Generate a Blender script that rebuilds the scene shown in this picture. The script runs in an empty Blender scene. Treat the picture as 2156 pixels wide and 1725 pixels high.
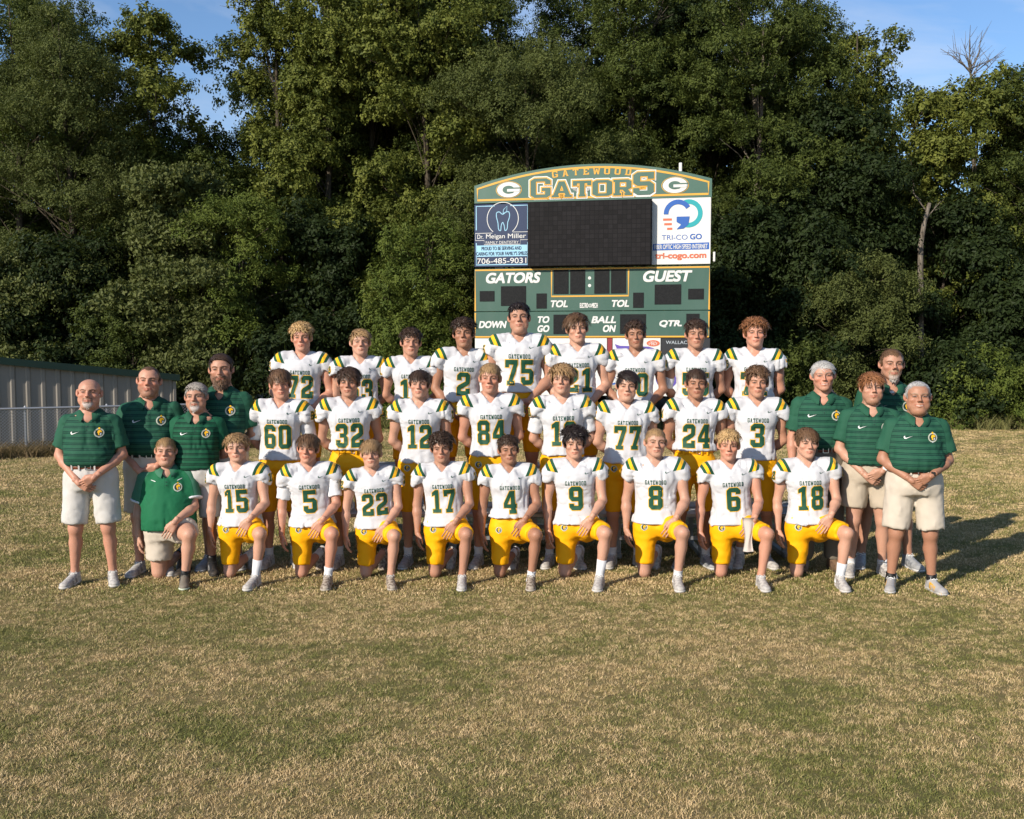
import bpy, bmesh, math, random, time
import numpy as np
from mathutils import Vector, Matrix, Euler
from mathutils.geometry import tessellate_polygon
from mathutils.bvhtree import BVHTree

T0 = time.time()
SC = bpy.context.scene
COL = SC.collection
rng = np.random.default_rng(7)
random.seed(7)

# ------------------------------------------------------------------ camera, sky, sun, exposure
CAM_H = 2.08
PITCH = math.atan(0.0632)
FOC = 2096.0                      # focal length in units of a 2156 px wide picture
cam_data = bpy.data.cameras.new('camera')
cam_data.sensor_width = 36.0
cam_data.lens = FOC / 2156.0 * 36.0
cam_data.clip_end = 2000.0
cam = bpy.data.objects.new('camera', cam_data)
COL.objects.link(cam)
cam.location = (0, 0, CAM_H)
cam.rotation_euler = (math.pi / 2 - PITCH, 0, 0)
SC.camera = cam
SC.render.resolution_x, SC.render.resolution_y = 1024, 819

SUN_EL, SUN_AZ = math.radians(27.0), math.radians(-138.0)   # azimuth of the sun, from +y clockwise
sun_dir = Vector((math.sin(SUN_AZ) * math.cos(SUN_EL), math.cos(SUN_AZ) * math.cos(SUN_EL), math.sin(SUN_EL)))
sd = bpy.data.lights.new('sun', 'SUN')
sd.energy = 5.0
sd.angle = math.radians(0.6)
sd.color = (1.0, 0.90, 0.77)
sun = bpy.data.objects.new('sun', sd)
COL.objects.link(sun)
sun.rotation_euler = sun_dir.to_track_quat('Z', 'Y').to_euler()
sun.location = (-20, -20, 30)

world = bpy.data.worlds.new('World')
SC.world = world
world.use_nodes = True
wn, wl = world.node_tree.nodes, world.node_tree.links
wn.clear()
w_out = wn.new('ShaderNodeOutputWorld')
w_bg = wn.new('ShaderNodeBackground')
w_sky = wn.new('ShaderNodeTexSky')
w_sky.sky_type = 'NISHITA'
w_sky.sun_disc = False
w_sky.sun_elevation = SUN_EL
w_sky.sun_rotation = SUN_AZ
w_sky.air_density = 1.0
w_sky.dust_density = 0.25
w_sky.ozone_density = 5.0
w_bg.inputs['Strength'].default_value = 0.122
# thin high cloud: a noise mixed into the sky colour everywhere on the dome
w_tc = wn.new('ShaderNodeTexCoord')
w_map = wn.new('ShaderNodeMapping'); w_map.inputs['Scale'].default_value = (1.6, 1.6, 4.5)
w_map.inputs['Location'].default_value = (2.3, 0.7, 1.1)
w_no = wn.new('ShaderNodeTexNoise'); w_no.inputs['Scale'].default_value = 2.1
w_no.inputs['Detail'].default_value = 7; w_no.inputs['Roughness'].default_value = 0.55
w_no.inputs['Distortion'].default_value = 0.5
w_rp = wn.new('ShaderNodeMapRange')
w_rp.inputs['From Min'].default_value = 0.50; w_rp.inputs['From Max'].default_value = 0.74
w_rp.inputs['To Max'].default_value = 0.42
w_mx = wn.new('ShaderNodeMix'); w_mx.data_type = 'RGBA'
w_mx.inputs[7].default_value = (5.6, 5.7, 6.0, 1)
wl.new(w_tc.outputs['Generated'], w_map.inputs['Vector'])
wl.new(w_map.outputs['Vector'], w_no.inputs['Vector'])
wl.new(w_no.outputs['Fac'], w_rp.inputs['Value'])
wl.new(w_rp.outputs['Result'], w_mx.inputs[0])
wl.new(w_sky.outputs['Color'], w_mx.inputs[6])
wl.new(w_mx.outputs[2], w_bg.inputs['Color'])
wl.new(w_bg.outputs['Background'], w_out.inputs['Surface'])

SC.view_settings.view_transform = 'Standard'
SC.view_settings.look = 'None'
SC.view_settings.gamma = 1.0
SC.view_settings.use_curve_mapping = False
SC.view_settings.exposure = 0.40
SC.render.engine = 'CYCLES'
SC.cycles.max_bounces = 6
SC.cycles.diffuse_bounces = 3
SC.cycles.transmission_bounces = 3
SC.cycles.use_denoising = True

# ------------------------------------------------------------------ the photograph's picture coordinates -> places
_cp, _sp = math.cos(PITCH), math.sin(PITCH)
def ray(px, py):
    X, Y = (px - 1078.0) / FOC, (862.5 - py) / FOC
    return np.array([X, _cp + Y * _sp, -_sp + Y * _cp])
def at(px, py, y):
    d = ray(px, py)
    return np.array([0, 0, CAM_H]) + d * (y / d[1])
def ground(px, py, z=0.0):
    d = ray(px, py)
    return np.array([0, 0, CAM_H]) + d * ((z - CAM_H) / d[2])
# ------------------------------------------------------------------ helpers: objects and tags
def link(o, parent=None):
    COL.objects.link(o)
    if parent is not None:
        o.parent = parent
    return o
def thing(name, label, cat, loc=(0, 0, 0), rotz=0.0, scale=1.0, group=None):
    o = bpy.data.objects.new(name, None)
    o.empty_display_size = 0.2
    link(o)
    o.location = loc; o.rotation_euler = (0, 0, rotz); o.scale = (scale,) * 3
    tag(o, label, cat, group)
    return o
def tag(o, label=None, cat=None, group=None, kind=None):
    if label: o['label'] = label
    if cat: o['category'] = cat
    if group: o['group'] = group
    if kind: o['kind'] = kind
    return o
def mesh_np(name, V, F, smooth=True, attrs=None, mats=None, mat_idx=None):
    """V (n,3); F list of arrays with 3 or 4 columns."""
    V = np.asarray(V, dtype=np.float32)
    if not isinstance(F, (list, tuple)): F = [F]
    F = [np.asarray(f, dtype=np.int32) for f in F if len(f)]
    me = bpy.data.meshes.new(name)
    me.vertices.add(len(V)); me.vertices.foreach_set('co', V.ravel())
    loops = np.concatenate([f.ravel() for f in F])
    tot = np.concatenate([np.full(len(f), f.shape[1], np.int32) for f in F])
    start = np.concatenate([[0], np.cumsum(tot)[:-1]]).astype(np.int32)
    me.loops.add(len(loops)); me.loops.foreach_set('vertex_index', loops)
    me.polygons.add(len(tot)); me.polygons.foreach_set('loop_start', start)
    me.polygons.foreach_set('loop_total', tot)
    me.polygons.foreach_set('use_smooth', np.full(len(tot), smooth))
    if mats:
        for m in mats: me.materials.append(m)
    if mat_idx is not None:
        me.polygons.foreach_set('material_index', np.asarray(mat_idx, np.int32))
    if attrs:
        for k, a in attrs.items():
            a = np.asarray(a, np.float32)
            if a.ndim == 1:
                me.attributes.new(k, 'FLOAT', 'POINT').data.foreach_set('value', a)
            else:
                c = np.ones((len(a), 4), np.float32); c[:, :3] = a[:, :3]
                me.attributes.new(k, 'FLOAT_COLOR', 'POINT').data.foreach_set('color', c.ravel())
    me.update(calc_edges=True)
    me.validate()
    return me
def obj(name, me, parent=None, mat=None):
    if mat is not None:
        me.materials.clear(); me.materials.append(mat)
    o = bpy.data.objects.new(name, me)
    return link(o, parent)
class MB:
    """collects boxes, tubes and sheets into one mesh"""
    def __init__(s): s.V = []; s.Q = []; s.T = []; s.n = 0
    def add(s, V, Q=None, T=None):
        V = np.asarray(V, float).reshape(-1, 3)
        s.V.append(V)
        if Q is not None and len(Q): s.Q.append(np.asarray(Q) + s.n)
        if T is not None and len(T): s.T.append(np.asarray(T) + s.n)
        s.n += len(V)
        return s
    def box(s, c, size, M=None, bev=0.0):
        c = np.asarray(c, float); h = np.asarray(size, float) / 2
        if bev <= 0:
            V = np.array([[x, y, z] for x in (-1, 1) for y in (-1, 1) for z in (-1, 1)], float) * h
            Q = [[0, 1, 3, 2], [4, 6, 7, 5], [0, 4, 5, 1], [2, 3, 7, 6], [0, 2, 6, 4], [1, 5, 7, 3]]
            if M is not None: V = V @ np.asarray(M).T
            return s.add(V + c, Q)
        b = min(bev, *(h * 0.49))
        bm = bmesh.new(); bmesh.ops.create_cube(bm, size=1)
        for v in bm.verts: v.co = Vector([v.co[i] * 2 * h[i] for i in range(3)])
        bmesh.ops.bevel(bm, geom=bm.edges[:], offset=b, segments=1, affect='EDGES')
        V = np.array([v.co[:] for v in bm.verts])
        Q = [[v.index for v in f.verts] for f in bm.faces if len(f.verts) == 4]
        T = [[v.index for v in f.verts] for f in bm.faces if len(f.verts) == 3]
        bm.free()
        if M is not None: V = V @ np.asarray(M).T
        return s.add(V + c, Q, T)
    def tube(s, pts, rad, n=8, cap=True):
        pts = np.asarray(pts, float); m = len(pts)
        rad = np.broadcast_to(np.asarray(rad, float), (m,))
        tg = np.gradient(pts, axis=0); tg /= np.linalg.norm(tg, axis=1)[:, None] + 1e-9
        up = np.array([0, 0, 1.0]) if abs(tg[0][2]) < 0.9 else np.array([1.0, 0, 0])
        V = []
        a = np.cross(up, tg[0]); a /= np.linalg.norm(a)
        for i in range(m):
            a = a - tg[i] * (a @ tg[i]); a /= np.linalg.norm(a) + 1e-9
            b = np.cross(tg[i], a)
            th = np.arange(n) / n * 2 * np.pi
            V.append(pts[i] + rad[i] * (np.cos(th)[:, None] * a + np.sin(th)[:, None] * b))
        V = np.concatenate(V)
        Q = [[i * n + j, i * n + (j + 1) % n, (i + 1) * n + (j + 1) % n, (i + 1) * n + j] for i in range(m - 1) for j in range(n)]
        T = []
        if cap:
            V = np.vstack([V, pts[0], pts[-1]])
            T = [[(j + 1) % n, j, m * n] for j in range(n)] + [[(m - 1) * n + j, (m - 1) * n + (j + 1) % n, m * n + 1] for j in range(n)]
        return s.add(V, Q, T)
    def build(s, name, mat, parent=None, smooth=False):
        V = np.concatenate(s.V)
        F = []
        if s.Q: F.append(np.concatenate(s.Q))
        if s.T: F.append(np.concatenate(s.T))
        return obj(name, mesh_np(name, V, F, smooth), parent, mat)

# ------------------------------------------------------------------ materials
def mat(name, color=(0.5, 0.5, 0.5), rough=0.7, spec=0.3, metal=0.0):
    m = bpy.data.materials.new(name); m.use_nodes = True
    b = m.node_tree.nodes['Principled BSDF']
    b.inputs['Base Color'].default_value = (*color, 1)
    b.inputs['Roughness'].default_value = rough
    b.inputs['Specular IOR Level'].default_value = spec
    b.inputs['Metallic'].default_value = metal
    return m
class NT:
    """short-hand for building node trees"""
    def __init__(s, m):
        s.t = m.node_tree; s.n = s.t.nodes; s.l = s.t.links
        s.b = s.n.get('Principled BSDF')
    def node(s, typ, **kw):
        n = s.n.new(typ)
        for k, v in kw.items(): setattr(n, k, v)
        return n
    def set(s, sock, v):
        if hasattr(v, 'is_linked') or isinstance(v, bpy.types.NodeSocket): s.l.new(v, sock)
        else: sock.default_value = v
    def math(s, op, a, b=None, clamp=False):
        n = s.node('ShaderNodeMath', operation=op, use_clamp=clamp)
        s.set(n.inputs[0], a)
        if b is not None: s.set(n.inputs[1], b)
        return n.outputs[0]
    def mix(s, f, a, b, blend='MIX'):
        n = s.node('ShaderNodeMix', data_type='RGBA', blend_type=blend)
        s.set(n.inputs[0], f)
        s.set(n.inputs[6], a if not isinstance(a, tuple) else (*a[:3], 1))
        s.set(n.inputs[7], b if not isinstance(b, tuple) else (*b[:3], 1))
        return n.outputs[2]
    def noise(s, scale, detail=3, rough=0.5, vec=None, dist=0.0, dim='3D'):
        n = s.node('ShaderNodeTexNoise', noise_dimensions=dim)
        n.inputs['Scale'].default_value = scale; n.inputs['Detail'].default_value = detail
        n.inputs['Roughness'].default_value = rough; n.inputs['Distortion'].default_value = dist
        if vec is not None: s.l.new(vec, n.inputs['Vector'])
        return n.outputs['Fac']
    def ramp(s, v, lo, hi, a=0.0, b=1.0):
        n = s.node('ShaderNodeMapRange'); s.set(n.inputs[0], v)
        for i, x in enumerate((lo, hi, a, b)): n.inputs[i + 1].default_value = x
        return n.outputs[0]
    def obj_co(s): return s.node('ShaderNodeTexCoord').outputs['Object']
    def pos(s): return s.node('ShaderNodeNewGeometry').outputs['Position']
    def sep(s, v):
        n = s.node('ShaderNodeSeparateXYZ'); s.l.new(v, n.inputs[0]); return n.outputs
    def mapping(s, v, scale=(1, 1, 1), loc=(0, 0, 0), rot=(0, 0, 0)):
        n = s.node('ShaderNodeMapping'); s.l.new(v, n.inputs['Vector'])
        n.inputs['Scale'].default_value = scale; n.inputs['Location'].default_value = loc
        n.inputs['Rotation'].default_value = rot
        return n.outputs[0]
    def attr(s, name, out='Fac'):
        n = s.node('ShaderNodeAttribute'); n.attribute_name = name; return n.outputs[out]
    def bump(s, h, strength=0.3, dist=0.01):
        n = s.node('ShaderNodeBump'); n.inputs['Strength'].default_value = strength
        n.inputs['Distance'].default_value = dist
        s.l.new(h, n.inputs['Height']); s.l.new(n.outputs[0], s.b.inputs['Normal'])
    def base(s, c): s.set(s.b.inputs['Base Color'], c)

# ------------------------------------------------------------------ signed-distance modelling and its mesher
class Field:
    def __init__(s, lo, hi, h):
        s.lo = np.asarray(lo, float); s.h = h
        s.ax = [np.arange(lo[i], hi[i] + h, h, dtype=np.float32) for i in range(3)]
        s.v = np.full([len(a) for a in s.ax], 0.5, np.float32)
    def _sl(s, lo, hi, m):
        r = []
        for i in range(3):
            a = max(0, int((lo[i] - m - s.lo[i]) / s.h)); b = min(len(s.ax[i]), int((hi[i] + m - s.lo[i]) / s.h) + 2)
            r.append(slice(a, max(a, b)))
        return tuple(r)
    def _xyz(s, sl):
        return s.ax[0][sl[0]][:, None, None], s.ax[1][sl[1]][None, :, None], s.ax[2][sl[2]][None, None, :]
    def apply(s, fn, lo, hi, k=0.01, mode='add'):
        sl = s._sl(lo, hi, k + 2 * s.h + 0.004)
        if any(q.stop <= q.start for q in sl): return
        d = fn(*s._xyz(sl)).astype(np.float32)
        a = s.v[sl]
        if mode == 'add':
            if k <= 0: s.v[sl] = np.minimum(a, d); return
            q = np.maximum(k - np.abs(a - d), 0) / k
            s.v[sl] = np.minimum(a, d) - q * q * k * 0.25
        else:
            d = -d
            if k <= 0: s.v[sl] = np.maximum(a, d); return
            q = np.maximum(k - np.abs(a - d), 0) / k
            s.v[sl] = np.maximum(a, d) + q * q * k * 0.25
    def ell(s, c, r, k=0.01, mode='add', R=None):
        c = np.asarray(c, float); r = np.asarray(r, float)
        def fn(x, y, z):
            X, Y, Z = x - c[0], y - c[1], z - c[2]
            if R is not None:
                X, Y, Z = (R[0][0] * X + R[1][0] * Y + R[2][0] * Z, R[0][1] * X + R[1][1] * Y + R[2][1] * Z, R[0][2] * X + R[1][2] * Y + R[2][2] * Z)
            k0 = np.sqrt((X / r[0]) ** 2 + (Y / r[1]) ** 2 + (Z / r[2]) ** 2)
            k1 = np.sqrt((X / r[0] ** 2) ** 2 + (Y / r[1] ** 2) ** 2 + (Z / r[2] ** 2) ** 2) + 1e-6
            return k0 * (k0 - 1) / k1
        m = np.full(3, r.max()) if R is not None else r
        s.apply(fn, c - m, c + m, k, mode)
    def cone(s, a, b, ra, rb, k=0.01, mode='add', flat=None, sq=None):
        """tapered capsule a->b; flat=(t0,t1): cut flat at those fractions; sq: squash along an axis (unit vector, factor)"""
        a = np.asarray(a, float); b = np.asarray(b, float); ab = b - a; L2 = max(ab @ ab, 1e-9); L = math.sqrt(L2)
        def fn(x, y, z):
            X, Y, Z = x - a[0], y - a[1], z - a[2]
            t = (X * ab[0] + Y * ab[1] + Z * ab[2]) / L2
            tc = np.clip(t, 0, 1)
            dx, dy, dz = X - tc * ab[0], Y - tc * ab[1], Z - tc * ab[2]
            if sq is not None:
                u, f = sq
                p = dx * u[0] + dy * u[1] + dz * u[2]
                d2 = dx * dx + dy * dy + dz * dz - p * p + (p / f) ** 2
            else: d2 = dx * dx + dy * dy + dz * dz
            d = np.sqrt(d2) - (ra + (rb - ra) * tc)
            if flat is not None:
                if flat[0] is not None: d = np.maximum(d, (flat[0] - t) * L)
                if flat[1] is not None: d = np.maximum(d, (t - flat[1]) * L)
            return d
        r = max(ra, rb) * (max(1.0, sq[1]) if sq is not None else 1)
        s.apply(fn, np.minimum(a, b) - r, np.maximum(a, b) + r, k, mode)
    def chain(s, pts, rad, k=0.02, **kw):
        for i in range(len(pts) - 1): s.cone(pts[i], pts[i + 1], rad[i], rad[i + 1], k, **kw)
    def stack(s, zs, a, b, cx=None, cy=None, e=2.4, k=0.01, mode='add', zlim=None):
        """upright body of elliptic section: half-widths a(z), half-depths b(z)"""
        zs = np.asarray(zs, float)
        cx = np.zeros(len(zs)) if cx is None else np.asarray(cx, float)
        cy = np.zeros(len(zs)) if cy is None else np.asarray(cy, float)
        def fn(x, y, z):
            A, B = np.interp(z, zs, a), np.interp(z, zs, b)
            X, Y = (x - np.interp(z, zs, cx)), (y - np.interp(z, zs, cy))
            q = (np.abs(X / A) ** e + np.abs(Y / B) ** e) ** (1 / e)
            d = (q - 1) * np.minimum(A, B) * (0.9)
            return np.maximum(np.maximum(d, zs[0] - z), z - zs[-1])
        m = [np.max(np.abs(a)) + np.abs(cx).max(), np.max(np.abs(b)) + np.abs(cy).max()]
        s.apply(fn, (-m[0], -m[1], zs[0]), (m[0], m[1], zs[-1]), k, mode)
    def noise(s, amp, scale, seed, stretch=(1, 1, 1)):
        r = np.random.default_rng(seed)
        N = 16
        L = r.standard_normal((N, N, N)).astype(np.float32)
        c = []
        for i in range(3):
            q = (s.ax[i] / (scale * stretch[i])) % N
            i0 = np.floor(q).astype(int) % N; f = q - np.floor(q); f = f * f * (3 - 2 * f)
            c.append((i0, (i0 + 1) % N, f.astype(np.float32)))
        a = L[c[0][0]] * (1 - c[0][2])[:, None, None] + L[c[0][1]] * c[0][2][:, None, None]
        a = a[:, c[1][0]] * (1 - c[1][2])[None, :, None] + a[:, c[1][1]] * c[1][2][None, :, None]
        a = a[:, :, c[2][0]] * (1 - c[2][2])[None, None, :] + a[:, :, c[2][1]] * c[2][2][None, None, :]
        return a * amp
    def mesh(s):
        v = s.v; nx, ny, nz = v.shape
        v[0], v[-1] = 0.5, 0.5; v[:, 0], v[:, -1] = 0.5, 0.5; v[:, :, 0], v[:, :, -1] = 0.5, 0.5
        ins = v < 0
        cnt = np.zeros((nx - 1, ny - 1, nz - 1), np.int8)
        for dx in (0, 1):
            for dy in (0, 1):
                for dz in (0, 1):
                    cnt += ins[dx:nx - 1 + dx, dy:ny - 1 + dy, dz:nz - 1 + dz]
        I, J, K = np.nonzero((cnt > 0) & (cnt < 8))
        n = len(I)
        idx = np.full(cnt.shape, -1, np.int32); idx[I, J, K] = np.arange(n)
        c = {(dx, dy, dz): v[I + dx, J + dy, K + dz] for dx in (0, 1) for dy in (0, 1) for dz in (0, 1)}
        P = np.zeros((n, 3), np.float32); W = np.zeros(n, np.float32)
        for axis in range(3):
            for u in (0, 1):
                for w in (0, 1):
                    p = [0, 0, 0]; o = [i for i in range(3) if i != axis]
                    p[o[0]], p[o[1]] = u, w
                    q = list(p); q[axis] = 1
                    A, B = c[tuple(p)], c[tuple(q)]
                    m = (A < 0) != (B < 0)
                    t = A / np.where(m, A - B, 1)
                    for i in range(3):
                        P[:, i] += np.where(m, t if i == axis else p[i], 0)
                    W += m
        P = P / W[:, None] + np.stack([I, J, K], 1)
        V = P * s.h + s.lo
        quads = []
        for axis in range(3):
            sl0 = [slice(None)] * 3; sl1 = [slice(None)] * 3
            sl0[axis] = slice(0, -1); sl1[axis] = slice(1, None)
            a, b = ins[tuple(sl0)], ins[tuple(sl1)]
            E = np.argwhere(a != b)
            fl = a[tuple(E.T)]
            o1, o2 = [(1, 2), (2, 0), (0, 1)][axis]
            ok = (E[:, o1] > 0) & (E[:, o2] > 0) & (E[:, o1] < v.shape[o1] - 1) & (E[:, o2] < v.shape[o2] - 1)
            E, fl = E[ok], fl[ok]
            qs = []
            for d1, d2 in ((-1, -1), (0, -1), (0, 0), (-1, 0)):
                e = E.copy(); e[:, o1] += d1; e[:, o2] += d2
                qs.append(idx[e[:, 0], e[:, 1], e[:, 2]])
            Q = np.stack(qs, 1)
            Q[~fl] = Q[~fl][:, ::-1]
            quads.append(Q)
        return V, np.concatenate(quads)
def relax(V, F, n=1, f=0.5):
    """umbrella smoothing"""
    a = np.concatenate([F[:, [0, 1]], F[:, [1, 2]], F[:, [2, 3]], F[:, [3, 0]]])
    for _ in range(n):
        S = np.zeros_like(V); C = np.zeros(len(V), np.float32)
        np.add.at(S, a[:, 0], V[a[:, 1]]); np.add.at(C, a[:, 0], 1)
        np.add.at(S, a[:, 1], V[a[:, 0]]); np.add.at(C, a[:, 1], 1)
        V = V * (1 - f) + f * S / np.maximum(C, 1)[:, None]
    return V
def smin_join(parts):
    Vs, Fs, n = [], [], 0
    for V, F in parts:
        Vs.append(V); Fs.append(F + n); n += len(V)
    return np.concatenate(Vs), np.concatenate(Fs)
def sstep(x, a, b):
    t = np.clip((x - a) / (b - a), 0, 1); return t * t * (3 - 2 * t)
# ------------------------------------------------------------------ scattering many small copies (grass, leaves) with geometry nodes
def scatter(name, P, R, S, idx, templates, parent=None, kind=None):
    P = np.asarray(P, np.float32)
    me = bpy.data.meshes.new(name)
    me.vertices.add(len(P)); me.vertices.foreach_set('co', P.ravel())
    me.attributes.new('rot', 'FLOAT_VECTOR', 'POINT').data.foreach_set('vector', np.asarray(R, np.float32).ravel())
    me.attributes.new('scl', 'FLOAT', 'POINT').data.foreach_set('value', np.asarray(S, np.float32))
    me.attributes.new('pick', 'INT', 'POINT').data.foreach_set('value', np.asarray(idx, np.int32))
    me.update()
    o = bpy.data.objects.new(name, me); link(o, parent)
    ng = bpy.data.node_groups.new(name, 'GeometryNodeTree')
    ng.interface.new_socket('Geometry', in_out='INPUT', socket_type='NodeSocketGeometry')
    ng.interface.new_socket('Geometry', in_out='OUTPUT', socket_type='NodeSocketGeometry')
    N, L = ng.nodes, ng.links
    gi, go, jo = N.new('NodeGroupInput'), N.new('NodeGroupOutput'), N.new('GeometryNodeJoinGeometry')
    def na(n, t):
        q = N.new('GeometryNodeInputNamedAttribute'); q.data_type = t; q.inputs['Name'].default_value = n
        return q.outputs['Attribute']
    rot, scl, pk = na('rot', 'FLOAT_VECTOR'), na('scl', 'FLOAT'), na('pick', 'INT')
    for i, t in enumerate(templates):
        oi = N.new('GeometryNodeObjectInfo'); oi.inputs['Object'].default_value = t
        ip = N.new('GeometryNodeInstanceOnPoints')
        cmp_ = N.new('FunctionNodeCompare'); cmp_.data_type = 'INT'; cmp_.operation = 'EQUAL'
        ints = [k for k in cmp_.inputs if k.type == 'INT']
        L.new(pk, ints[0]); ints[1].default_value = i
        L.new(gi.outputs[0], ip.inputs['Points']); L.new(cmp_.outputs[0], ip.inputs['Selection'])
        L.new(oi.outputs['Geometry'], ip.inputs['Instance'])
        L.new(rot, ip.inputs['Rotation']); L.new(scl, ip.inputs['Scale'])
        L.new(ip.outputs[0], jo.inputs[0])
    L.new(jo.outputs[0], go.inputs[0])
    md = o.modifiers.new('scatter', 'NODES'); md.node_group = ng
    if kind: o['kind'] = kind
    return o
def template(name, me, m):
    me.materials.clear(); me.materials.append(m)
    return bpy.data.objects.new(name, me)          # never linked: only a source for the scatter

# ------------------------------------------------------------------ ground: one mown field, forest floor beyond
STRAW, GREEN = (.400, .295, .135), (.150, .165, .045)
def field_colour(t, vec):
    """patches of dry and green turf, streaked along the mowing"""
    n1 = t.noise(1.15, 5, .62, t.mapping(vec, (.85, 1.15, 1)), .8)
    n2 = t.noise(.33, 3, .5, t.mapping(vec, (.7, 1.3, 1)))
    n3 = t.noise(7.0, 4, .65, vec)
    a = t.math('ADD', t.math('MULTIPLY', n1, .95), t.math('ADD', t.math('MULTIPLY', n2, .65), t.math('MULTIPLY', n3, .60)))
    return t.ramp(a, .87, 1.28)
M_FIELD = mat('field_turf', rough=.9, spec=.1)
def _f():
    t = NT(M_FIELD); p = t.pos()
    f = field_colour(t, p)
    fine = t.noise(55, 4, .75, p)
    c = t.mix(f, GREEN, STRAW)
    c = t.mix(t.ramp(fine, .40, .62, .0, .45), t.mix(.4, c, (.075, .065, .028)), c)
    c = t.mix(t.ramp(t.noise(160, 2, .6, p), .45, .62, 0, .35), c, (.40, .30, .15))
    t.base(c)
    t.bump(t.noise(70, 4, .8, p), .9, .035)
_f()
fm = MB()
xs = np.linspace(-160, 160, 9); ys = np.linspace(-60, 190, 9)
fm.add([[x, y, 0] for y in ys for x in xs], [[j * 9 + i, j * 9 + i + 1, (j + 1) * 9 + i + 1, (j + 1) * 9 + i] for j in range(8) for i in range(8)])
tag(fm.build('ground', M_FIELD), kind='structure')
M_FLOOR = mat('leaf_litter', (.045, .034, .02), .95, .05)
def _fl():
    t = NT(M_FLOOR); p = t.pos(); n = t.noise(3, 5, .7, p)
    t.base(t.mix(n, (.030, .026, .013), (.085, .060, .032))); t.bump(t.noise(20, 4, .7, p), .8, .05)
_fl()
def edge_y(x):                       # where the mown field ends and the wood begins
    return 25.2 + .35 * math.sin(x * .9) + .25 * math.sin(x * 2.3 + 1)
ex = np.linspace(-40, 40, 81)
mb = MB()
mb.add([[x, edge_y(x), .004] for x in ex] + [[x, 80, .004] for x in ex], [[i, i + 1, 82 + i, 81 + i] for i in range(80)])
tag(mb.build('forest_floor', M_FLOOR), kind='structure')

# grass blades: mown turf, thick near the camera
def blade_tuft(seed, n, h, spread, w, bend):
    r = np.random.default_rng(seed); V = []; Q = []
    for i in range(n):
        a = r.uniform(0, 6.28); d = spread * math.sqrt(r.random()); x, y = d * math.cos(a), d * math.sin(a)
        hh = h * r.uniform(.55, 1.15); la = r.uniform(0, 6.28); b = bend * r.uniform(.3, 1.3) * hh
        f = r.uniform(0, 6.28); wx, wy = w * math.cos(f) / 2, w * math.sin(f) / 2
        k = len(V)
        for t, ww in ((0, 1.0), (.55, .8), (1, .12)):
            cx, cy, cz = x + math.cos(la) * b * t * t, y + math.sin(la) * b * t * t, hh * t * (1 - .25 * t * bend)
            V += [(cx - wx * ww, cy - wy * ww, cz), (cx + wx * ww, cy + wy * ww, cz)]
        Q += [(k, k + 1, k + 3, k + 2), (k + 2, k + 3, k + 5, k + 4)]
    return mesh_np('tuft', V, np.array(Q), True)
def blade_mat():
    m = mat('grass_blade', rough=.6, spec=.25); t = NT(m)
    p = t.pos(); f = field_colour(t, p)
    rnd = t.node('ShaderNodeObjectInfo').outputs['Random']
    dry = t.ramp(t.math('ADD', t.math('MULTIPLY', f, .75), t.math('MULTIPLY', rnd, .75)), .48, 1.05)
    g = t.mix(rnd, (.140, .152, .034), (.225, .212, .066)); s = t.mix(rnd, (.42, .295, .130), (.62, .46, .25))
    t.base(t.mix(dry, g, s))
    return m
M_BLADE = blade_mat()
TUFTS = [template('tuft', blade_tuft(i, 15, .019, .038, .0030, .9), M_BLADE) for i in range(3)] + \
        [template('tuft', blade_tuft(9 + i, 24, .022, .09, .0055, .9), M_BLADE) for i in range(2)]
def grass():
    r = np.random.default_rng(5); P = []; I = []; S = []
    for y0, y1, dens, big in ((3.7, 5.6, 1500, 0), (5.6, 8.2, 1050, 0), (8.2, 12.5, 420, 1), (12.5, 19, 190, 1), (19, 25.0, 90, 1)):
        xm = lambda y: y * .53 + .4
        A = (xm(y0) + xm(y1)) * (y1 - y0); n = int(A * dens)
        y = r.uniform(y0, y1, int(n * 1.15)); x = r.uniform(-1, 1, len(y)) * xm(y1)
        k = np.abs(x) < xm(y); x, y = x[k][:n], y[k][:n]
        P.append(np.stack([x, y, np.full(len(x), -.002)], 1))
        I.append(r.integers(0, 3, len(x)) if not big else r.integers(3, 5, len(x)))
        S.append(r.uniform(.65, 1.2, len(x)) * (1.25 if y0 > 12 else 1))
    P, I, S = np.concatenate(P), np.concatenate(I), np.concatenate(S)
    R = np.stack([r.normal(0, .12, len(P)), r.normal(0, .12, len(P)), r.uniform(0, 6.28, len(P))], 1)
    scatter('grass', P, R, S, I, TUFTS, None, 'stuff')
grass()
# ------------------------------------------------------------------ the wood behind the field
def leaf_spray(seed, n, ln, leaf, wid, droop):
    """a twig with leaf blades, each folded along its midrib"""
    r = np.random.default_rng(seed); V = []; T = []
    for i in range(n):
        t = (i + .5) / n; c = np.array([0, 0, t * ln]) + r.normal(0, ln * .16, 3) * np.array([1, 1, .5])
        a = i * 2.4 + r.normal(0, .4); out = np.array([math.cos(a), math.sin(a), r.uniform(-.5, .5) - droop]); out /= np.linalg.norm(out)
        side = np.cross(out, np.array([0, 0, 1.0])) + r.normal(0, .35, 3); side -= out * (side @ out); side /= np.linalg.norm(side)
        nn = np.cross(side, out)
        L = leaf * r.uniform(.7, 1.25); W = L * wid
        k = len(V)
        V += [c, c + out * L * .45 + side * W * .5 + nn * W * .15, c + out * L - nn * L * .12, c + out * L * .45 - side * W * .5 + nn * W * .15]
        T += [(k, k + 1, k + 2), (k, k + 2, k + 3)]
    return mesh_np('spray', np.array(V), np.array(T), False)
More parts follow.
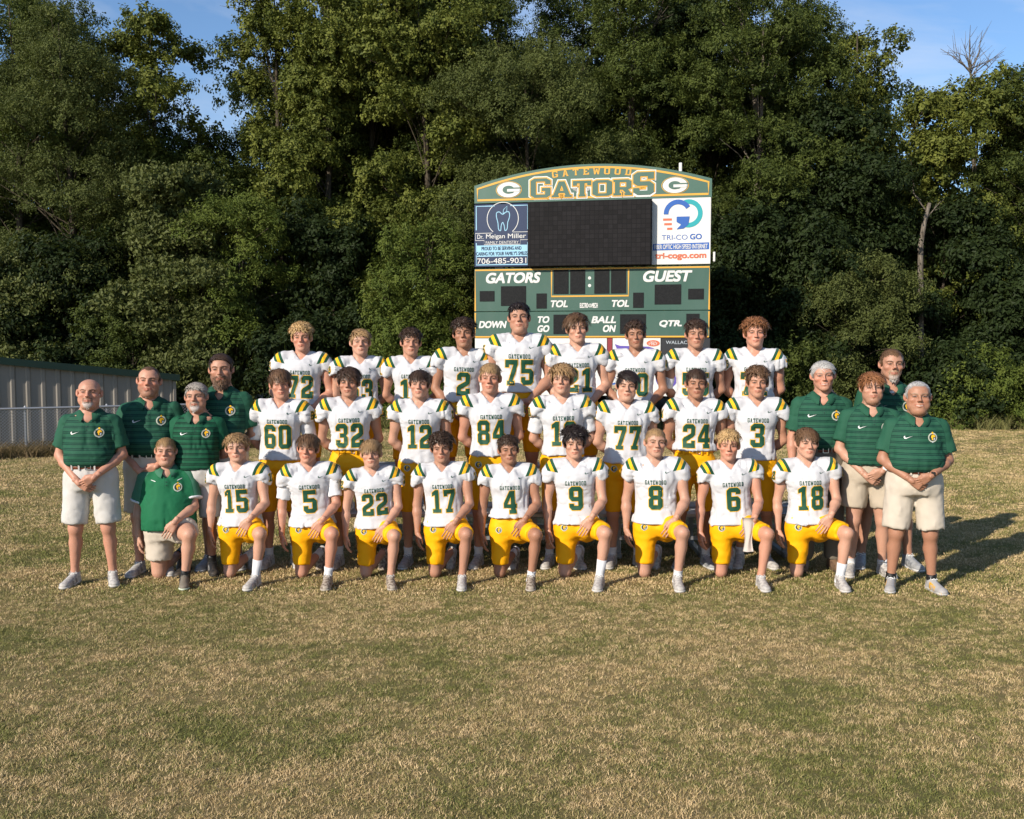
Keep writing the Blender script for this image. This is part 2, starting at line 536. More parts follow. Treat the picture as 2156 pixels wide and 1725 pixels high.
def leaf_mat(name, a, b, shine=.14):
    m = mat(name, rough=.58, spec=shine); t = NT(m)
    rnd = t.node('ShaderNodeObjectInfo').outputs['Random']
    p = t.pos(); n = t.noise(.55, 3, .5, p)
    f = t.math('ADD', t.math('MULTIPLY', rnd, .6), t.math('MULTIPLY', n, .45), True)
    c = t.mix(f, a, b)
    t.base(c)
    tr = t.node('ShaderNodeBsdfTranslucent'); t.set(tr.inputs['Color'], t.mix(.5, c, (.16, .20, .03)))
    mx = t.node('ShaderNodeMixShader'); mx.inputs[0].default_value = .22
    out = t.n['Material Output']
    t.l.new(t.b.outputs[0], mx.inputs[1]); t.l.new(tr.outputs[0], mx.inputs[2]); t.l.new(mx.outputs[0], out.inputs[0])
    return m
LM = {'oak': leaf_mat('oak_leaf', (.024, .040, .010), (.098, .122, .026)),
      'gum': leaf_mat('sweetgum_leaf', (.042, .062, .012), (.175, .190, .038)),
      'lime': leaf_mat('young_leaf', (.046, .074, .013), (.130, .160, .030)),
      'vine': leaf_mat('vine_leaf', (.046, .060, .018), (.135, .150, .048)),
      'olive': leaf_mat('olive_leaf', (.040, .054, .015), (.122, .142, .040)),
      'deep': leaf_mat('shade_dark_leaf', (.010, .019, .006), (.030, .046, .013))}  # leaf colour darkened to stand in for shade in the wood's recesses
SPR = {}
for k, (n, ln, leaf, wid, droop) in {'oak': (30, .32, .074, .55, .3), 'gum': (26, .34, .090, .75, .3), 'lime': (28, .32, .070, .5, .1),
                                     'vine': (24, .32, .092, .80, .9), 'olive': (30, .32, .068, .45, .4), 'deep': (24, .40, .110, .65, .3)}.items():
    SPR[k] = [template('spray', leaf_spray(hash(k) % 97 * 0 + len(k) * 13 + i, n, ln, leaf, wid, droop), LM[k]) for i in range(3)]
M_BARK = mat('bark', (.07, .055, .04), .95, .1)
M_PALE = mat('pale_bark', (.22, .19, .15), .9, .1)
def _bark(m, a, b):
    t = NT(m); co = t.obj_co()
    n = t.noise(6, 5, .7, t.mapping(co, (3, 3, .6))); t.base(t.mix(t.ramp(n, .35, .65), a, b)); t.bump(n, .8, .04)
_bark(M_BARK, (.030, .024, .017), (.10, .082, .06)); _bark(M_PALE, (.06, .05, .038), (.22, .19, .155))
def crown_points(r, lobes, per, up=.35):
    P, D = [], []
    for c, rad in lobes:
        n = int(per * rad * rad)
        d = r.normal(0, 1, (n, 3)); d /= np.linalg.norm(d, axis=1)[:, None]
        d[:, 2] = np.where(d[:, 2] < -.45, -d[:, 2], d[:, 2])
        q = rad * (.62 + .46 * r.random(n) ** .7)[:, None]
        P.append(np.asarray(c) + d * q * np.array([1, 1, .66])); D.append(d + np.array([0, 0, up]))
    return np.concatenate(P), np.concatenate(D)
def dirs_to_euler(D, r):
    D = D / np.linalg.norm(D, axis=1)[:, None]
    return np.stack([np.zeros(len(D)), np.arccos(np.clip(D[:, 2], -1, 1)), np.arctan2(D[:, 1], D[:, 0])], 1) + np.stack([r.normal(0, .25, len(D)), r.normal(0, .25, len(D)), r.normal(0, .3, len(D))], 1)
def tree(name, label, cat, base, height, width, kind, seed, clear=.12, per=58, nl=60, shape='oval', bark=None, lean=0.0, group='trees of the wood behind the field', scale=1.0, depth=.8):
    r = np.random.default_rng(seed)
    base = np.array([base[0], base[1], 0.0])
    root = thing(name, label, cat, base, 0, 1.0, group)
    H, W = height, width / 2
    lobes = []
    limbs = MB()
    top = np.array([lean * H + r.normal(0, .2), r.normal(0, .2), H * .93])
    def axis(t): return np.array([top[0] * t + .12 * math.sin(5 * t + seed), top[1] * t + .1 * math.sin(4 * t), top[2] * t])
    ts = np.linspace(0, 1, 9)
    r0 = .026 * H ** .75 if shape != 'bush' else .03
    limbs.tube([axis(t) for t in ts], r0 * (1.02 - ts * .92), 8)
    nl = int(nl * 1.12)
    for i in range(nl):
        if i % 3 == 0: tc, ac, qc = clear + (1 - clear) * ((i + 3 * r.random()) / nl), i * .8 + r.normal(0, .6), .35 + .65 * math.sqrt(r.random())
        t = min(1.0, tc + r.normal(0, .012))
        if shape == 'oval': w = W * math.sqrt(max(.02, 1 - ((t - .52) / .55) ** 2)) 
        elif shape == 'cone': w = W * (1.05 - t) ** .7
        elif shape == 'flat': w = W * (.55 + .45 * t)
        elif shape == 'column': w = W * (.75 + .25 * math.sin(t * 9 + seed))
        else: w = W * math.sqrt(max(.03, 1 - t * t))
        a = ac + r.normal(0, .22); q = w * qc
        c = axis(t) + np.array([math.cos(a) * q, math.sin(a) * q * depth, r.normal(0, .12)]) + r.normal(0, .30, 3) * np.array([1, 1, .35]) * min(1, W / 1.6)
        rad = (.36 + .40 * r.random()) * (W / 2.3) ** .45 * scale
        lobes.append((c, rad))
        if i % 2 == 0 and shape != 'bush':
            s0 = axis(max(0.05, t - .10 - .08 * r.random())); mid = (s0 + c) / 2 + np.array([0, 0, .12 * q])
            limbs.tube([s0, mid, c], [r0 * .34 * (1.05 - t), r0 * .22 * (1.05 - t), .012], 5, False)
    limbs.build('trunk', bark or M_BARK, root, True)
    P, D = crown_points(r, lobes, per / scale ** 2 * 2.5)
    R = dirs_to_euler(D, r)
    scatter('crown', P, R, r.uniform(.7, 1.35, len(P)), r.integers(0, 3, len(P)), SPR[kind], root, 'stuff')
    return root, len(P)
NP = 0
def T(name, label, px, top_py, y, width, kind, seed, **kw):
    """a tree whose crown tops out at picture height top_py when it stands y metres off"""
    global NP
    b = at(px, 862, y); z = at(px, top_py, y)[2]
    rt, n = tree(name, label, kw.pop('cat', 'tree'), (b[0], y), z, width, kind, seed, **kw)
    NP += n
    return rt
# far wood: trunks, and crowns in shade-darkened leaf colour, closing the gaps low down
for row in (0, 1):
    for i, px in enumerate(range(-140 + 80 * row, 2360, 165)):
        tp = 60
        if 180 < px < 330: tp = 260
        elif 330 <= px < 560: tp = 330
        elif px >= 1760: tp = 330
        elif px > 1600: tp = 160
        tp += (i * 53) % 70
        g = 'dark trees deep in the wood'
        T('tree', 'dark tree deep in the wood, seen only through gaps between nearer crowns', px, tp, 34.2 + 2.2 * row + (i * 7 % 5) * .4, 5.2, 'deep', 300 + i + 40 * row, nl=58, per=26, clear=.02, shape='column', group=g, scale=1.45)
# middle wood, tall
T('oak_tree', 'tall dark oak at the left edge of the picture, its crown cut by the frame', 40, -60, 29.5, 5.4, 'oak', 11, nl=85, clear=.10)
T('oak_tree', 'broad oak above the metal shed, with an arching bare limb on its right', 150, -20, 28.2, 4.0, 'olive', 12, nl=85, clear=.22)
T('sweetgum_tree', 'narrow tree with a ragged top standing left of the gap of open sky', 335, 20, 30.0, 2.8, 'gum', 13, nl=66, clear=.20, shape='column')
T('oak_tree', 'lower dark tree below the open sky between the tall crowns', 430, 225, 30.5, 3.4, 'oak', 14, nl=74, clear=.1)
T('sweetgum_tree', 'tall open-crowned tree just right of the open sky, its bare limbs showing', 625, -70, 30.0, 2.4, 'gum', 15, nl=66, clear=.25, lean=-.02)
T('sweetgum_tree', 'tall tree with a long pale-leaved crown behind the player numbered 72', 700, -60, 28.8, 2.8, 'gum', 16, nl=74, clear=.14, shape='column')
T('oak_tree', 'dark tall tree above the back row left of the scoreboard', 770, -120, 30.2, 4.0, 'oak', 17, nl=74, clear=.12)
T('sweetgum_tree', 'bright leafy tree hanging over the left of the scoreboard', 900, -60, 28.6, 3.6, 'gum', 18, nl=70, clear=.15)
T('water_oak_tree', 'dense round-crowned tree directly behind and above the scoreboard', 1120, 80, 27.6, 5.6, 'olive', 19, nl=95, clear=.20, per=52)
T('oak_tree', 'tall dark tree whose trunk shows above the scoreboard heading', 1060, -120, 31.0, 4.4, 'oak', 20, nl=74, clear=.12)
T('sweetgum_tree', 'tall tree with a slim crooked trunk above the scoreboard right half', 1330, -90, 29.6, 4.2, 'oak', 21, nl=74, clear=.15)
T('oak_tree', 'tall dark tree right of the scoreboard with a thick pale lower trunk', 1600, -40, 29.0, 4.4, 'oak', 22, nl=84, clear=.30, bark=M_PALE)
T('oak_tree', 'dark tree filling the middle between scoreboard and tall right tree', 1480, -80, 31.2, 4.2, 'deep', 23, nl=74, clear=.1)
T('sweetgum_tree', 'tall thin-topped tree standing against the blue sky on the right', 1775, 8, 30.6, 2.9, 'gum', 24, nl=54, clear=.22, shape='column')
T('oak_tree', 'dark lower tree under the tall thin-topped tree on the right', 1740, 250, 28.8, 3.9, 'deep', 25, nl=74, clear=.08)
T('sweetgum_tree', 'yellowish leafy tree right of the tall thin-topped tree', 1880, 205, 30.4, 3.0, 'gum', 26, nl=58, clear=.08)
T('sweetgum_tree', 'broad leafy tree with bare twigs at its top near the right frame edge', 2030, 170, 29.4, 4.2, 'gum', 27, nl=84, clear=.08)
T('sweetgum_tree', 'tree cut by the right frame edge, level with the coaches', 2190, 160, 28.6, 4.0, 'oak', 28, nl=74, clear=.06)
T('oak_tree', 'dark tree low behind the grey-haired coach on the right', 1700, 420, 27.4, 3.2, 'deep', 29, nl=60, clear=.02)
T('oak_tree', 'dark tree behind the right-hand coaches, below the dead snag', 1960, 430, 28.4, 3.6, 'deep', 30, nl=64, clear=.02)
T('oak_tree', 'tall leafy crown closing the sky between the two tallest trees left of the scoreboard', 835, -90, 31.5, 3.4, 'gum', 61, nl=80, clear=.35)
T('oak_tree', 'high crown seen over the left end of the scoreboard heading', 985, -100, 32.0, 3.4, 'oak', 62, nl=80, clear=.35)
T('oak_tree', 'high crown seen over the right end of the scoreboard heading', 1225, -90, 32.0, 3.6, 'oak', 63, nl=84, clear=.35)
T('oak_tree', 'high dark crown left of the thick pale trunk', 1430, -90, 31.8, 3.6, 'oak', 64, nl=84, clear=.30)
T('oak_tree', 'high dark crown right of the thick pale trunk', 1680, -40, 31.4, 3.0, 'oak', 65, nl=80, clear=.30)
T('oak_tree', 'tall leafy crown at the upper left beside the open sky', 720, -110, 31.6, 2.6, 'gum', 66, nl=70, clear=.35)
T('oak_tree', 'dark crown behind the oak at the left edge', 90, -60, 31.5, 4.2, 'oak', 67, nl=90, clear=.25)
# edge of the wood, lower
G2 = 'small trees and bushes along the edge of the wood'
T('small_tree', 'vine-covered small tree left of centre, its leaves pale and hanging', 390, 330, 26.6, 2.8, 'vine', 41, nl=72, clear=.04, shape='column', group=G2, cat='tree')
T('small_tree', 'bright feathery young tree right of the vine-covered one', 500, 395, 26.4, 2.2, 'lime', 42, nl=46, clear=.30, group=G2)
T('small_tree', 'vine-hung trunk falling like a curtain behind the bearded coach', 440, 560, 26.0, 2.0, 'vine', 43, nl=46, clear=.02, shape='column', group=G2)
T('small_tree', 'green small tree over the roof end of the metal shed', 150, 500, 27.2, 2.6, 'deep', 44, nl=60, clear=.06, group=G2)
T('small_tree', 'pale-leaved small tree at the left frame edge above the shed', 30, 560, 26.9, 2.6, 'vine', 45, nl=56, clear=.06, group=G2)
T('small_tree', 'leafy small tree behind the coach with the grey goatee', 290, 620, 26.3, 1.6, 'oak', 46, nl=46, clear=.05, group=G2)
T('small_tree', 'rounded green small tree directly left of the scoreboard', 905, 470, 25.9, 2.2, 'lime', 47, nl=60, clear=.03, group=G2)
T('small_tree', 'dark slim small tree behind players 72 and 53', 700, 430, 27.0, 2.2, 'deep', 48, nl=60, clear=.05, shape='column', group=G2)
T('bush', 'low bright bush behind the back row at the left of the scoreboard', 840, 640, 25.6, 2.0, 'lime', 49, nl=40, clear=0, shape='bush', group=G2, cat='bush')
T('bush', 'low dark bush behind player 72', 610, 700, 25.8, 1.8, 'deep', 50, nl=36, clear=0, shape='bush', group=G2, cat='bush')
T('small_tree', 'bushy olive small tree to the right of the scoreboard, behind the grey-haired coach', 1790, 540, 26.6, 2.2, 'olive', 51, nl=78, clear=.04, group=G2)
T('small_tree', 'dark leafy small tree tight against the right post of the scoreboard', 1570, 430, 27.2, 2.2, 'deep', 52, nl=66, clear=.02, shape='column', group=G2)
T('bush', 'low leafy bush behind the tallest right-hand coach', 1650, 740, 26.0, 1.6, 'oak', 53, nl=40, clear=0, shape='bush', group=G2, cat='bush')
T('bush', 'leafy bush at the field edge by the right frame edge', 2080, 760, 25.5, 2.0, 'lime', 54, nl=34, clear=0, shape='bush', group=G2, cat='bush')
T('bush', 'dark bush at the field edge behind the smiling coach', 1990, 760, 26.2, 2.0, 'deep', 55, nl=40, clear=0, shape='bush', group=G2, cat='bush')
T('bush', 'tall dark bush against the right frame edge', 2170, 600, 26.6, 2.6, 'deep', 56, nl=46, clear=0, shape='bush', group=G2, cat='bush')
# bare pale trunks and snags that catch the sun
def snag(name, label, pts, rad, twigs, seed):
    r = np.random.default_rng(seed)
    W = [at(px, py, y) for px, py, y in pts]
    b = np.array([W[0][0], W[0][1], 0])
    root = thing(name, label, 'tree', b, 0, 1, 'bare trunks')
    mb = MB(); pp = [np.array([0, 0, 0])] + [w - b for w in W[(1 if W[0][2] < .3 else 0):]]
    rr = np.interp(np.linspace(0, 1, len(pp)), [0, 1], rad)
    mb.tube(pp, rr, 8)
    for i in range(twigs):
        t = r.uniform(.45, .98) * (len(pp) - 1); k = int(t); p = pp[k] + (pp[k + 1] - pp[k]) * (t - k)
        d = np.array([r.normal(0, 1), r.normal(0, .4), r.uniform(.2, 1.0)]); d /= np.linalg.norm(d); L = r.uniform(.4, 1.3)
        e = p + d * L
        mb.tube([p, p + d * L * .5 + r.normal(0, .05, 3), e], [.022, .014, .006], 4, False)
        for q in range(3):
            d2 = d + r.normal(0, .6, 3); s0 = p + d * L * r.uniform(.3, .9); mb.tube([s0, s0 + d2 * .18, s0 + d2 * .36], [.010, .007, .003], 3, False)
    mb.build('trunk', M_PALE, root, True)
snag('dead_tree', 'short pale broken snag standing in front of the dark trees on the right', [(1940, 900, 27.6), (1938, 520, 27.6), (1946, 470, 27.6), (1957, 428, 27.6)], (.09, .05), 2, 1)
snag('bare_tree', 'thick pale trunk rising through dark leaves right of the scoreboard', [(1604, 900, 29.4), (1606, 390, 29.4), (1596, 250, 29.4), (1578, 120, 29.4), (1560, 30, 29.4), (1545, -30, 29.4)], (.11, .06), 6, 2)
snag('bare_tree', 'bare twiggy treetop against the sky at the right', [(2060, 900, 29.8), (2050, 300, 29.8), (2046, 180, 29.8), (2042, 130, 29.8)], (.08, .012), 22, 3)
snag('bare_tree', 'long bare leaning limb beside the open sky at the left', [(600, 900, 30.2), (596, 330, 30.2), (575, 180, 30.2), (548, 60, 30.2), (540, -20, 30.2)], (.045, .02), 12, 4)
snag('bare_tree', 'slim grey trunk above the scoreboard heading', [(1322, 900, 29.8), (1322, 330, 29.8), (1328, 180, 29.8), (1336, 60, 29.8), (1348, -20, 29.8)], (.045, .03), 8, 5)
# tall weeds at the field edge
def weeds():
    r = np.random.default_rng(8)
    M = leaf_mat('weed_leaf', (.11, .12, .035), (.26, .24, .10)); 
    tp = [template('weed', blade_tuft(40 + i, 26, .42, .16, .013, .7), M) for i in range(3)]
    n = 900
    x = r.uniform(-14.5, 15, n); y = np.array([edge_y(q) for q in x]) + r.normal(.25, .25, n)
    P = np.stack([x, y, np.zeros(n)], 1)
    scatter('weeds', P, np.stack([r.normal(0, .1, n), r.normal(0, .1, n), r.uniform(0, 6.28, n)], 1), r.uniform(.5, 1.2, n), r.integers(0, 3, n), tp, None, 'stuff')
weeds()
# ------------------------------------------------------------------ heads: one sculpted face per person
HEAD_H = 0.0050
def head_mesh(p, seed):
    """face looks along -y, origin at the middle of the head, chin at z=-0.113, crown at +0.113; neck and upper chest included"""
    r = np.random.default_rng(seed)
    j = lambda s: float(r.normal(0, s))
    fat = p.get('fat', 0.0); jaw = p.get('jaw', 1.0) * (1 + j(0.02)); age = p.get('age', 17)
    nl = 1.0 + j(0.11); smile = p.get('smile', 0.0); brow = p.get('brow', 0.0) + j(.001)
    long = p.get('long', 1.0); nz = j(.0022)
    f = Field((-0.115, -0.135, -0.140), (0.115, 0.125, 0.130), HEAD_H)
    g = Field((-0.150, -0.105, -0.290), (0.150, 0.135, -0.085), .0092)
    f.ell((0, 0.014, 0.034), (0.0745, 0.094, 0.080), 0.0)
    f.ell((0, -0.012, 0.045), (0.0700, 0.078, 0.060), 0.02)              # forehead
    f.ell((0, -0.026, -0.028), (0.0620 + .006 * fat, 0.061, 0.080), 0.02)  # face block
    f.cone((-0.046 * jaw, 0.0, -0.042), (-0.019 * jaw, -0.066, -0.088), 0.019 + .006 * fat, 0.017, 0.03)
    f.cone((0.046 * jaw, 0.0, -0.042), (0.019 * jaw, -0.066, -0.088), 0.019 + .006 * fat, 0.017, 0.03)
    f.ell((0, -0.072, -0.097 - .004 * (long - 1) * 10), (0.021 * jaw, 0.019, 0.016), 0.025)          # chin
    if fat > 0.2:
        f.ell((0, -0.040, -0.108), (0.050, 0.042, 0.022 + .012 * fat), 0.03)     # soft underside of the chin
        for s in (-1, 1): f.ell((s * 0.050, -0.035, -0.055), (0.020 + .006 * fat, 0.032, 0.034), 0.025)
    for s in (-1, 1):
        f.ell((s * 0.044, -0.060, -0.018), (0.021, 0.020, 0.016), 0.022)   # cheekbone
        f.cone((s * 0.012, -0.0875, 0.029 + brow), (s * 0.048, -0.070, 0.032 + brow), 0.0075, 0.0075, 0.018)   # brow ridge
    for s in (-1, 1):
        f.ell((s * 0.0315, -0.0945, 0.0115), (0.0185, 0.0165, 0.0110), 0.012, 'sub')  # eye socket
        f.ell((s * 0.0315, -0.0710, 0.0105), (0.0150, 0.0140, 0.0130), 0.003)         # eyeball under the lids
        f.cone((s * 0.0190, -0.0845, 0.0150), (s * 0.0440, -0.0775, 0.0155), 0.0036, 0.0036, 0.004)  # upper lid
        f.cone((s * 0.0200, -0.0835, 0.0050), (s * 0.0430, -0.0765, 0.0055), 0.0030, 0.0030, 0.005)  # lower lid
    # nose
    f.cone((0, -0.0860, 0.024), (0, -0.1035 - .004 * nl, -0.016 + nz), 0.0068, 0.0095 * nl, 0.012)
    f.ell((0, -0.1055 - .004 * nl, -0.0195 + nz), (0.0115 * nl, 0.0095, 0.0090), 0.006)
    for s in (-1, 1):
        f.ell((s * 0.0125 * nl, -0.0985, -0.0250), (0.0075, 0.0100, 0.0072), 0.006)
        f.ell((s * 0.0065, -0.1050, -0.0325), (0.0035, 0.0045, 0.0030), 0.003, 'sub')
    # mouth
    f.ell((0, -0.068, -0.058), (0.033, 0.027, 0.024), 0.02)
    sw = 0.006 * smile
    for s in (-1, 1):
        f.cone((0, -0.0960, -0.0530), (s * (0.026 + sw), -0.0840 - 0.1 * sw, -0.0575 + sw), 0.0050, 0.0028, 0.004)
        f.cone((0, -0.0945, -0.0660), (s * (0.023 + sw), -0.0830, -0.0610 + sw), 0.0062, 0.0030, 0.005)
    for s in (-1, 1):
        f.cone((0, -0.1005, -0.0595 - 0.3 * sw), (s * (0.028 + sw), -0.0875, -0.0592 + sw), 0.0015 + .0022 * smile, 0.0012, 0.0035, 'sub')
    f.ell((0, -0.100, -0.0765), (0.018, 0.008, 0.004), 0.008, 'sub')
    if age > 35 or smile > 0.3:      # folds beside the mouth
        for s in (-1, 1):
            f.cone((s * 0.018, -0.0975, -0.028), (s * 0.034, -0.0800, -0.062), 0.0018, 0.0018, 0.008, 'sub')
    # ears
    for s in (-1, 1):
        a = 0.30 * s
        R = [[math.cos(a), -math.sin(a), 0], [math.sin(a), math.cos(a), 0], [0, 0, 1]]
        er = p.get('ears', 1.2)
        f.ell((s * (0.0815 + .010 * (er - 1)), 0.008, 0.002), (0.0100 * er, 0.0190, 0.0320), 0.006, R=R)
        f.ell((s * (0.0890 + .008 * (er - 1)), -0.004, 0.004), (0.0045, 0.0090, 0.0160), 0.006, 'sub')
        f.ell((s * 0.0755, 0.003, -0.024), (0.0070, 0.0100, 0.0100), 0.006)
    # neck and chest under the collar
    nk = p.get('neck', 1.0)
    for fld in (f, g):
      f_ = fld
      f_.cone((0, 0.020, -0.050), (0, 0.034, -0.205), 0.052 * nk, 0.056 * nk, 0.022)
      for s in (-1, 1):
        f_.cone((s * 0.048, 0.028, -0.06), (s * 0.016, -0.022, -0.185), 0.017, 0.014, 0.022)
        f_.cone((s * 0.025, 0.045, -0.130), (s * 0.095, 0.045, -0.200), 0.034, 0.028, 0.035)
        f_.cone((s * 0.016, -0.026, -0.195), (s * 0.095, -0.004, -0.190), 0.013, 0.012, 0.022)
    g.ell((0, 0.014, -0.222), (0.110, 0.078, 0.055), 0.04)
    V, F = f.mesh()
    V = relax(V, F, 1, 0.35)
    Vg, Fg = g.mesh(); Vg = relax(Vg, Fg, 1, .35)
    keep_g = ~(Vg[Fg][:, :, 2].min(1) > -.108)
    V, F = np.concatenate([V, Vg]), np.concatenate([F, Fg[keep_g] + len(V)])
    # ---- colour of skin, lips, brows, eyes and stubble
    x, y, z = V[:, 0], V[:, 1], V[:, 2]; ax = np.abs(x)
    skin = np.array(p['skin']); C = np.tile(skin, (len(V), 1)).astype(np.float32)
    def blend(m, c):
        C[:] = C * (1 - m[:, None]) + np.asarray(c)[None] * m[:, None]
    front = sstep(-y, 0.02, 0.05)
    flush = p.get('flush', 0.5)
    red = skin * np.array([1.06, 0.80, 0.74])
    blend(flush * front * np.exp(-(((ax - .040) / .030) ** 2 + ((z + .026) / .030) ** 2)), red)
    blend(0.8 * flush * sstep(-y, .092, .105) * np.exp(-((z + .02) / .014) ** 2), red)
    blend(0.55 * sstep(ax, 0.074, 0.080) * np.exp(-((z) / .035) ** 2), red)
    n1 = f.noise(1, 0.012, seed + 5)     # blotches
    ii = [np.clip(((V[:, i] - f.lo[i]) / f.h).astype(int), 0, f.v.shape[i] - 1) for i in range(3)]
    C *= (1 + 0.05 * n1[ii[0], ii[1], ii[2]])[:, None]
    hair = np.array(p['hair'])
    st = p.get('stubble', 0.0)
    if st > 0:
        m = front * sstep(-z, 0.030 + 0.0, 0.052) * sstep(-z, .135, .118) ; m = np.where(z < -.125, 0, m)
        m = np.maximum(m, sstep(ax, .052, .062) * sstep(-z, .015, .03) * np.where(z > -.12, 1, 0) * sstep(-y, -.03, -.01))
        blend(st * m, hair * 0.8 + skin * 0.2)
    lip = skin * np.array([0.93, 0.56, 0.52])
    dl = np.abs(z + 0.0600 - sw * (ax / .024) ** 2)
    blend(0.70 * sstep(-y, .070, .082) * sstep(-dl, -.0125, -.0065) * sstep(-ax, -.029 - sw, -.023 - sw), lip)
    blend(0.75 * sstep(-y, .070, .080) * sstep(-np.abs(z + .0594 - sw * (ax / .024) ** 2), -.0028, -.0012) * sstep(-ax, -.030 - sw, -.025 - sw), lip * 0.30)
    if smile > 0.5:
        blend(0.9 * sstep(-y, .070, .080) * sstep(-np.abs(z + .0590 - sw * (ax / .024) ** 2), -.0042, -.0022) * sstep(-ax, -.025, -.019), (0.55, 0.50, 0.44))
    # brows
    bz = 0.0262 + brow + 0.005 * sstep(ax, .010, .036) - 0.008 * sstep(ax, .040, .056) - p.get('frown', 0.4) * 0.004 * sstep(-ax, -.026, -.010)
    bt = p.get('browt', 1.0)
    blend(0.92 * p.get('browd', .85) * front * sstep(-np.abs(z - bz), -.0056 * bt, -.0034 * bt) * sstep(ax, .008, .013) * sstep(-ax, -.056, -.048), np.array(p.get('browc', hair * .32)))
    # eyes: brow shade put into the dimmed whites and darker skin around
    ex = ax - 0.0315
    opn = p.get('open', 0.8)
    zc = 0.0102
    inside = (ex / 0.0135) ** 2 + ((z - zc) / (0.0046 * opn + 1e-4)) ** 2
    blend(0.35 * front * sstep(-((ex / .022) ** 2 + ((z - .010) / .014) ** 2), -1.0, -0.4), skin * np.array([.72, .58, .55]))
    eye = front * sstep(-inside, -1.25, -0.85)
    blend(eye * 0.9, (0.30, 0.265, 0.24))
    blend(eye * sstep(-np.abs(ex), -.0078, -.0058), np.array(p.get('iris', (0.05, 0.03, 0.02))))
    blend(0.9 * front * sstep(-np.abs(z - (zc + .0052 * opn) + 0.0022 * (ex / .0135) ** 2), -.0034, -.0016) * sstep(-np.abs(ex), -.0160, -.0135), hair * 0.15 + np.array([.012, .008, .006]))
    blend(0.35 * front * sstep(-np.abs(z - (zc - .0050 * opn)), -.0030, -.0010) * sstep(-np.abs(ex), -.0150, -.0120), skin * .35)
    # beard tint under the beard's own strands
    if p.get('goatee'):
        m = front * np.maximum(sstep(-((x / .031) ** 2 + ((z + .090) / .030) ** 2), -1.25, -0.8),
                               sstep(-np.abs(z + .0435), -.009, -.005) * sstep(-ax, -.036, -.028))
        m = np.maximum(m, front * sstep(-np.abs(ax - .030), -.008, -.004) * sstep(-np.abs(z + .065), -.030, -.020))
        m *= 1 - sstep(-dl, -.0085, -.0060) * sstep(-ax, -.024, -.019)
        gz = sstep(-z, .06, .09)[:, None]
        C[:] = C * (1 - 0.8 * m[:, None]) + 0.8 * m[:, None] * (np.array(p['goatee'][0]) * (1 - gz) + np.array(p['goatee'][1]) * gz)
    # scalp under the hair
    hl = hairline(p, x, y, z)
    if p['style'] not in ('bald',):
        blend(0.9 * hl, hair * 0.75)
    elif p.get('shadow', 0): blend(p['shadow'] * hl, hair * 0.6 + skin * .3)
    return V, F, C
def hairline(p, x, y, z):
    """1 on the hair-bearing scalp, 0 elsewhere (head frame)"""
    ax = np.abs(x)
    h0 = 0.068 + p.get('recede', 0.0)
    front_z = h0 - 0.020 * sstep(ax, 0.035, 0.062) - p.get('peak', 0.0) * sstep(-ax, -.03, 0)
    front_z = front_z + p.get('temple', 0.0) * np.exp(-((ax - .04) / .015) ** 2)
    side_z = np.interp(y, [-0.06, -0.035, -0.015, 0.005, 0.03, 0.06, 0.1], [0.045, 0.018, -0.012, 0.026, -0.02, -0.062, -0.075])
    lim = np.where(y < -0.045, front_z, np.where(y < -0.02, np.minimum(front_z, np.maximum(side_z, front_z + (y + .045) / .025 * (side_z - front_z))), side_z))
    return sstep(z - lim, -0.004, 0.004)

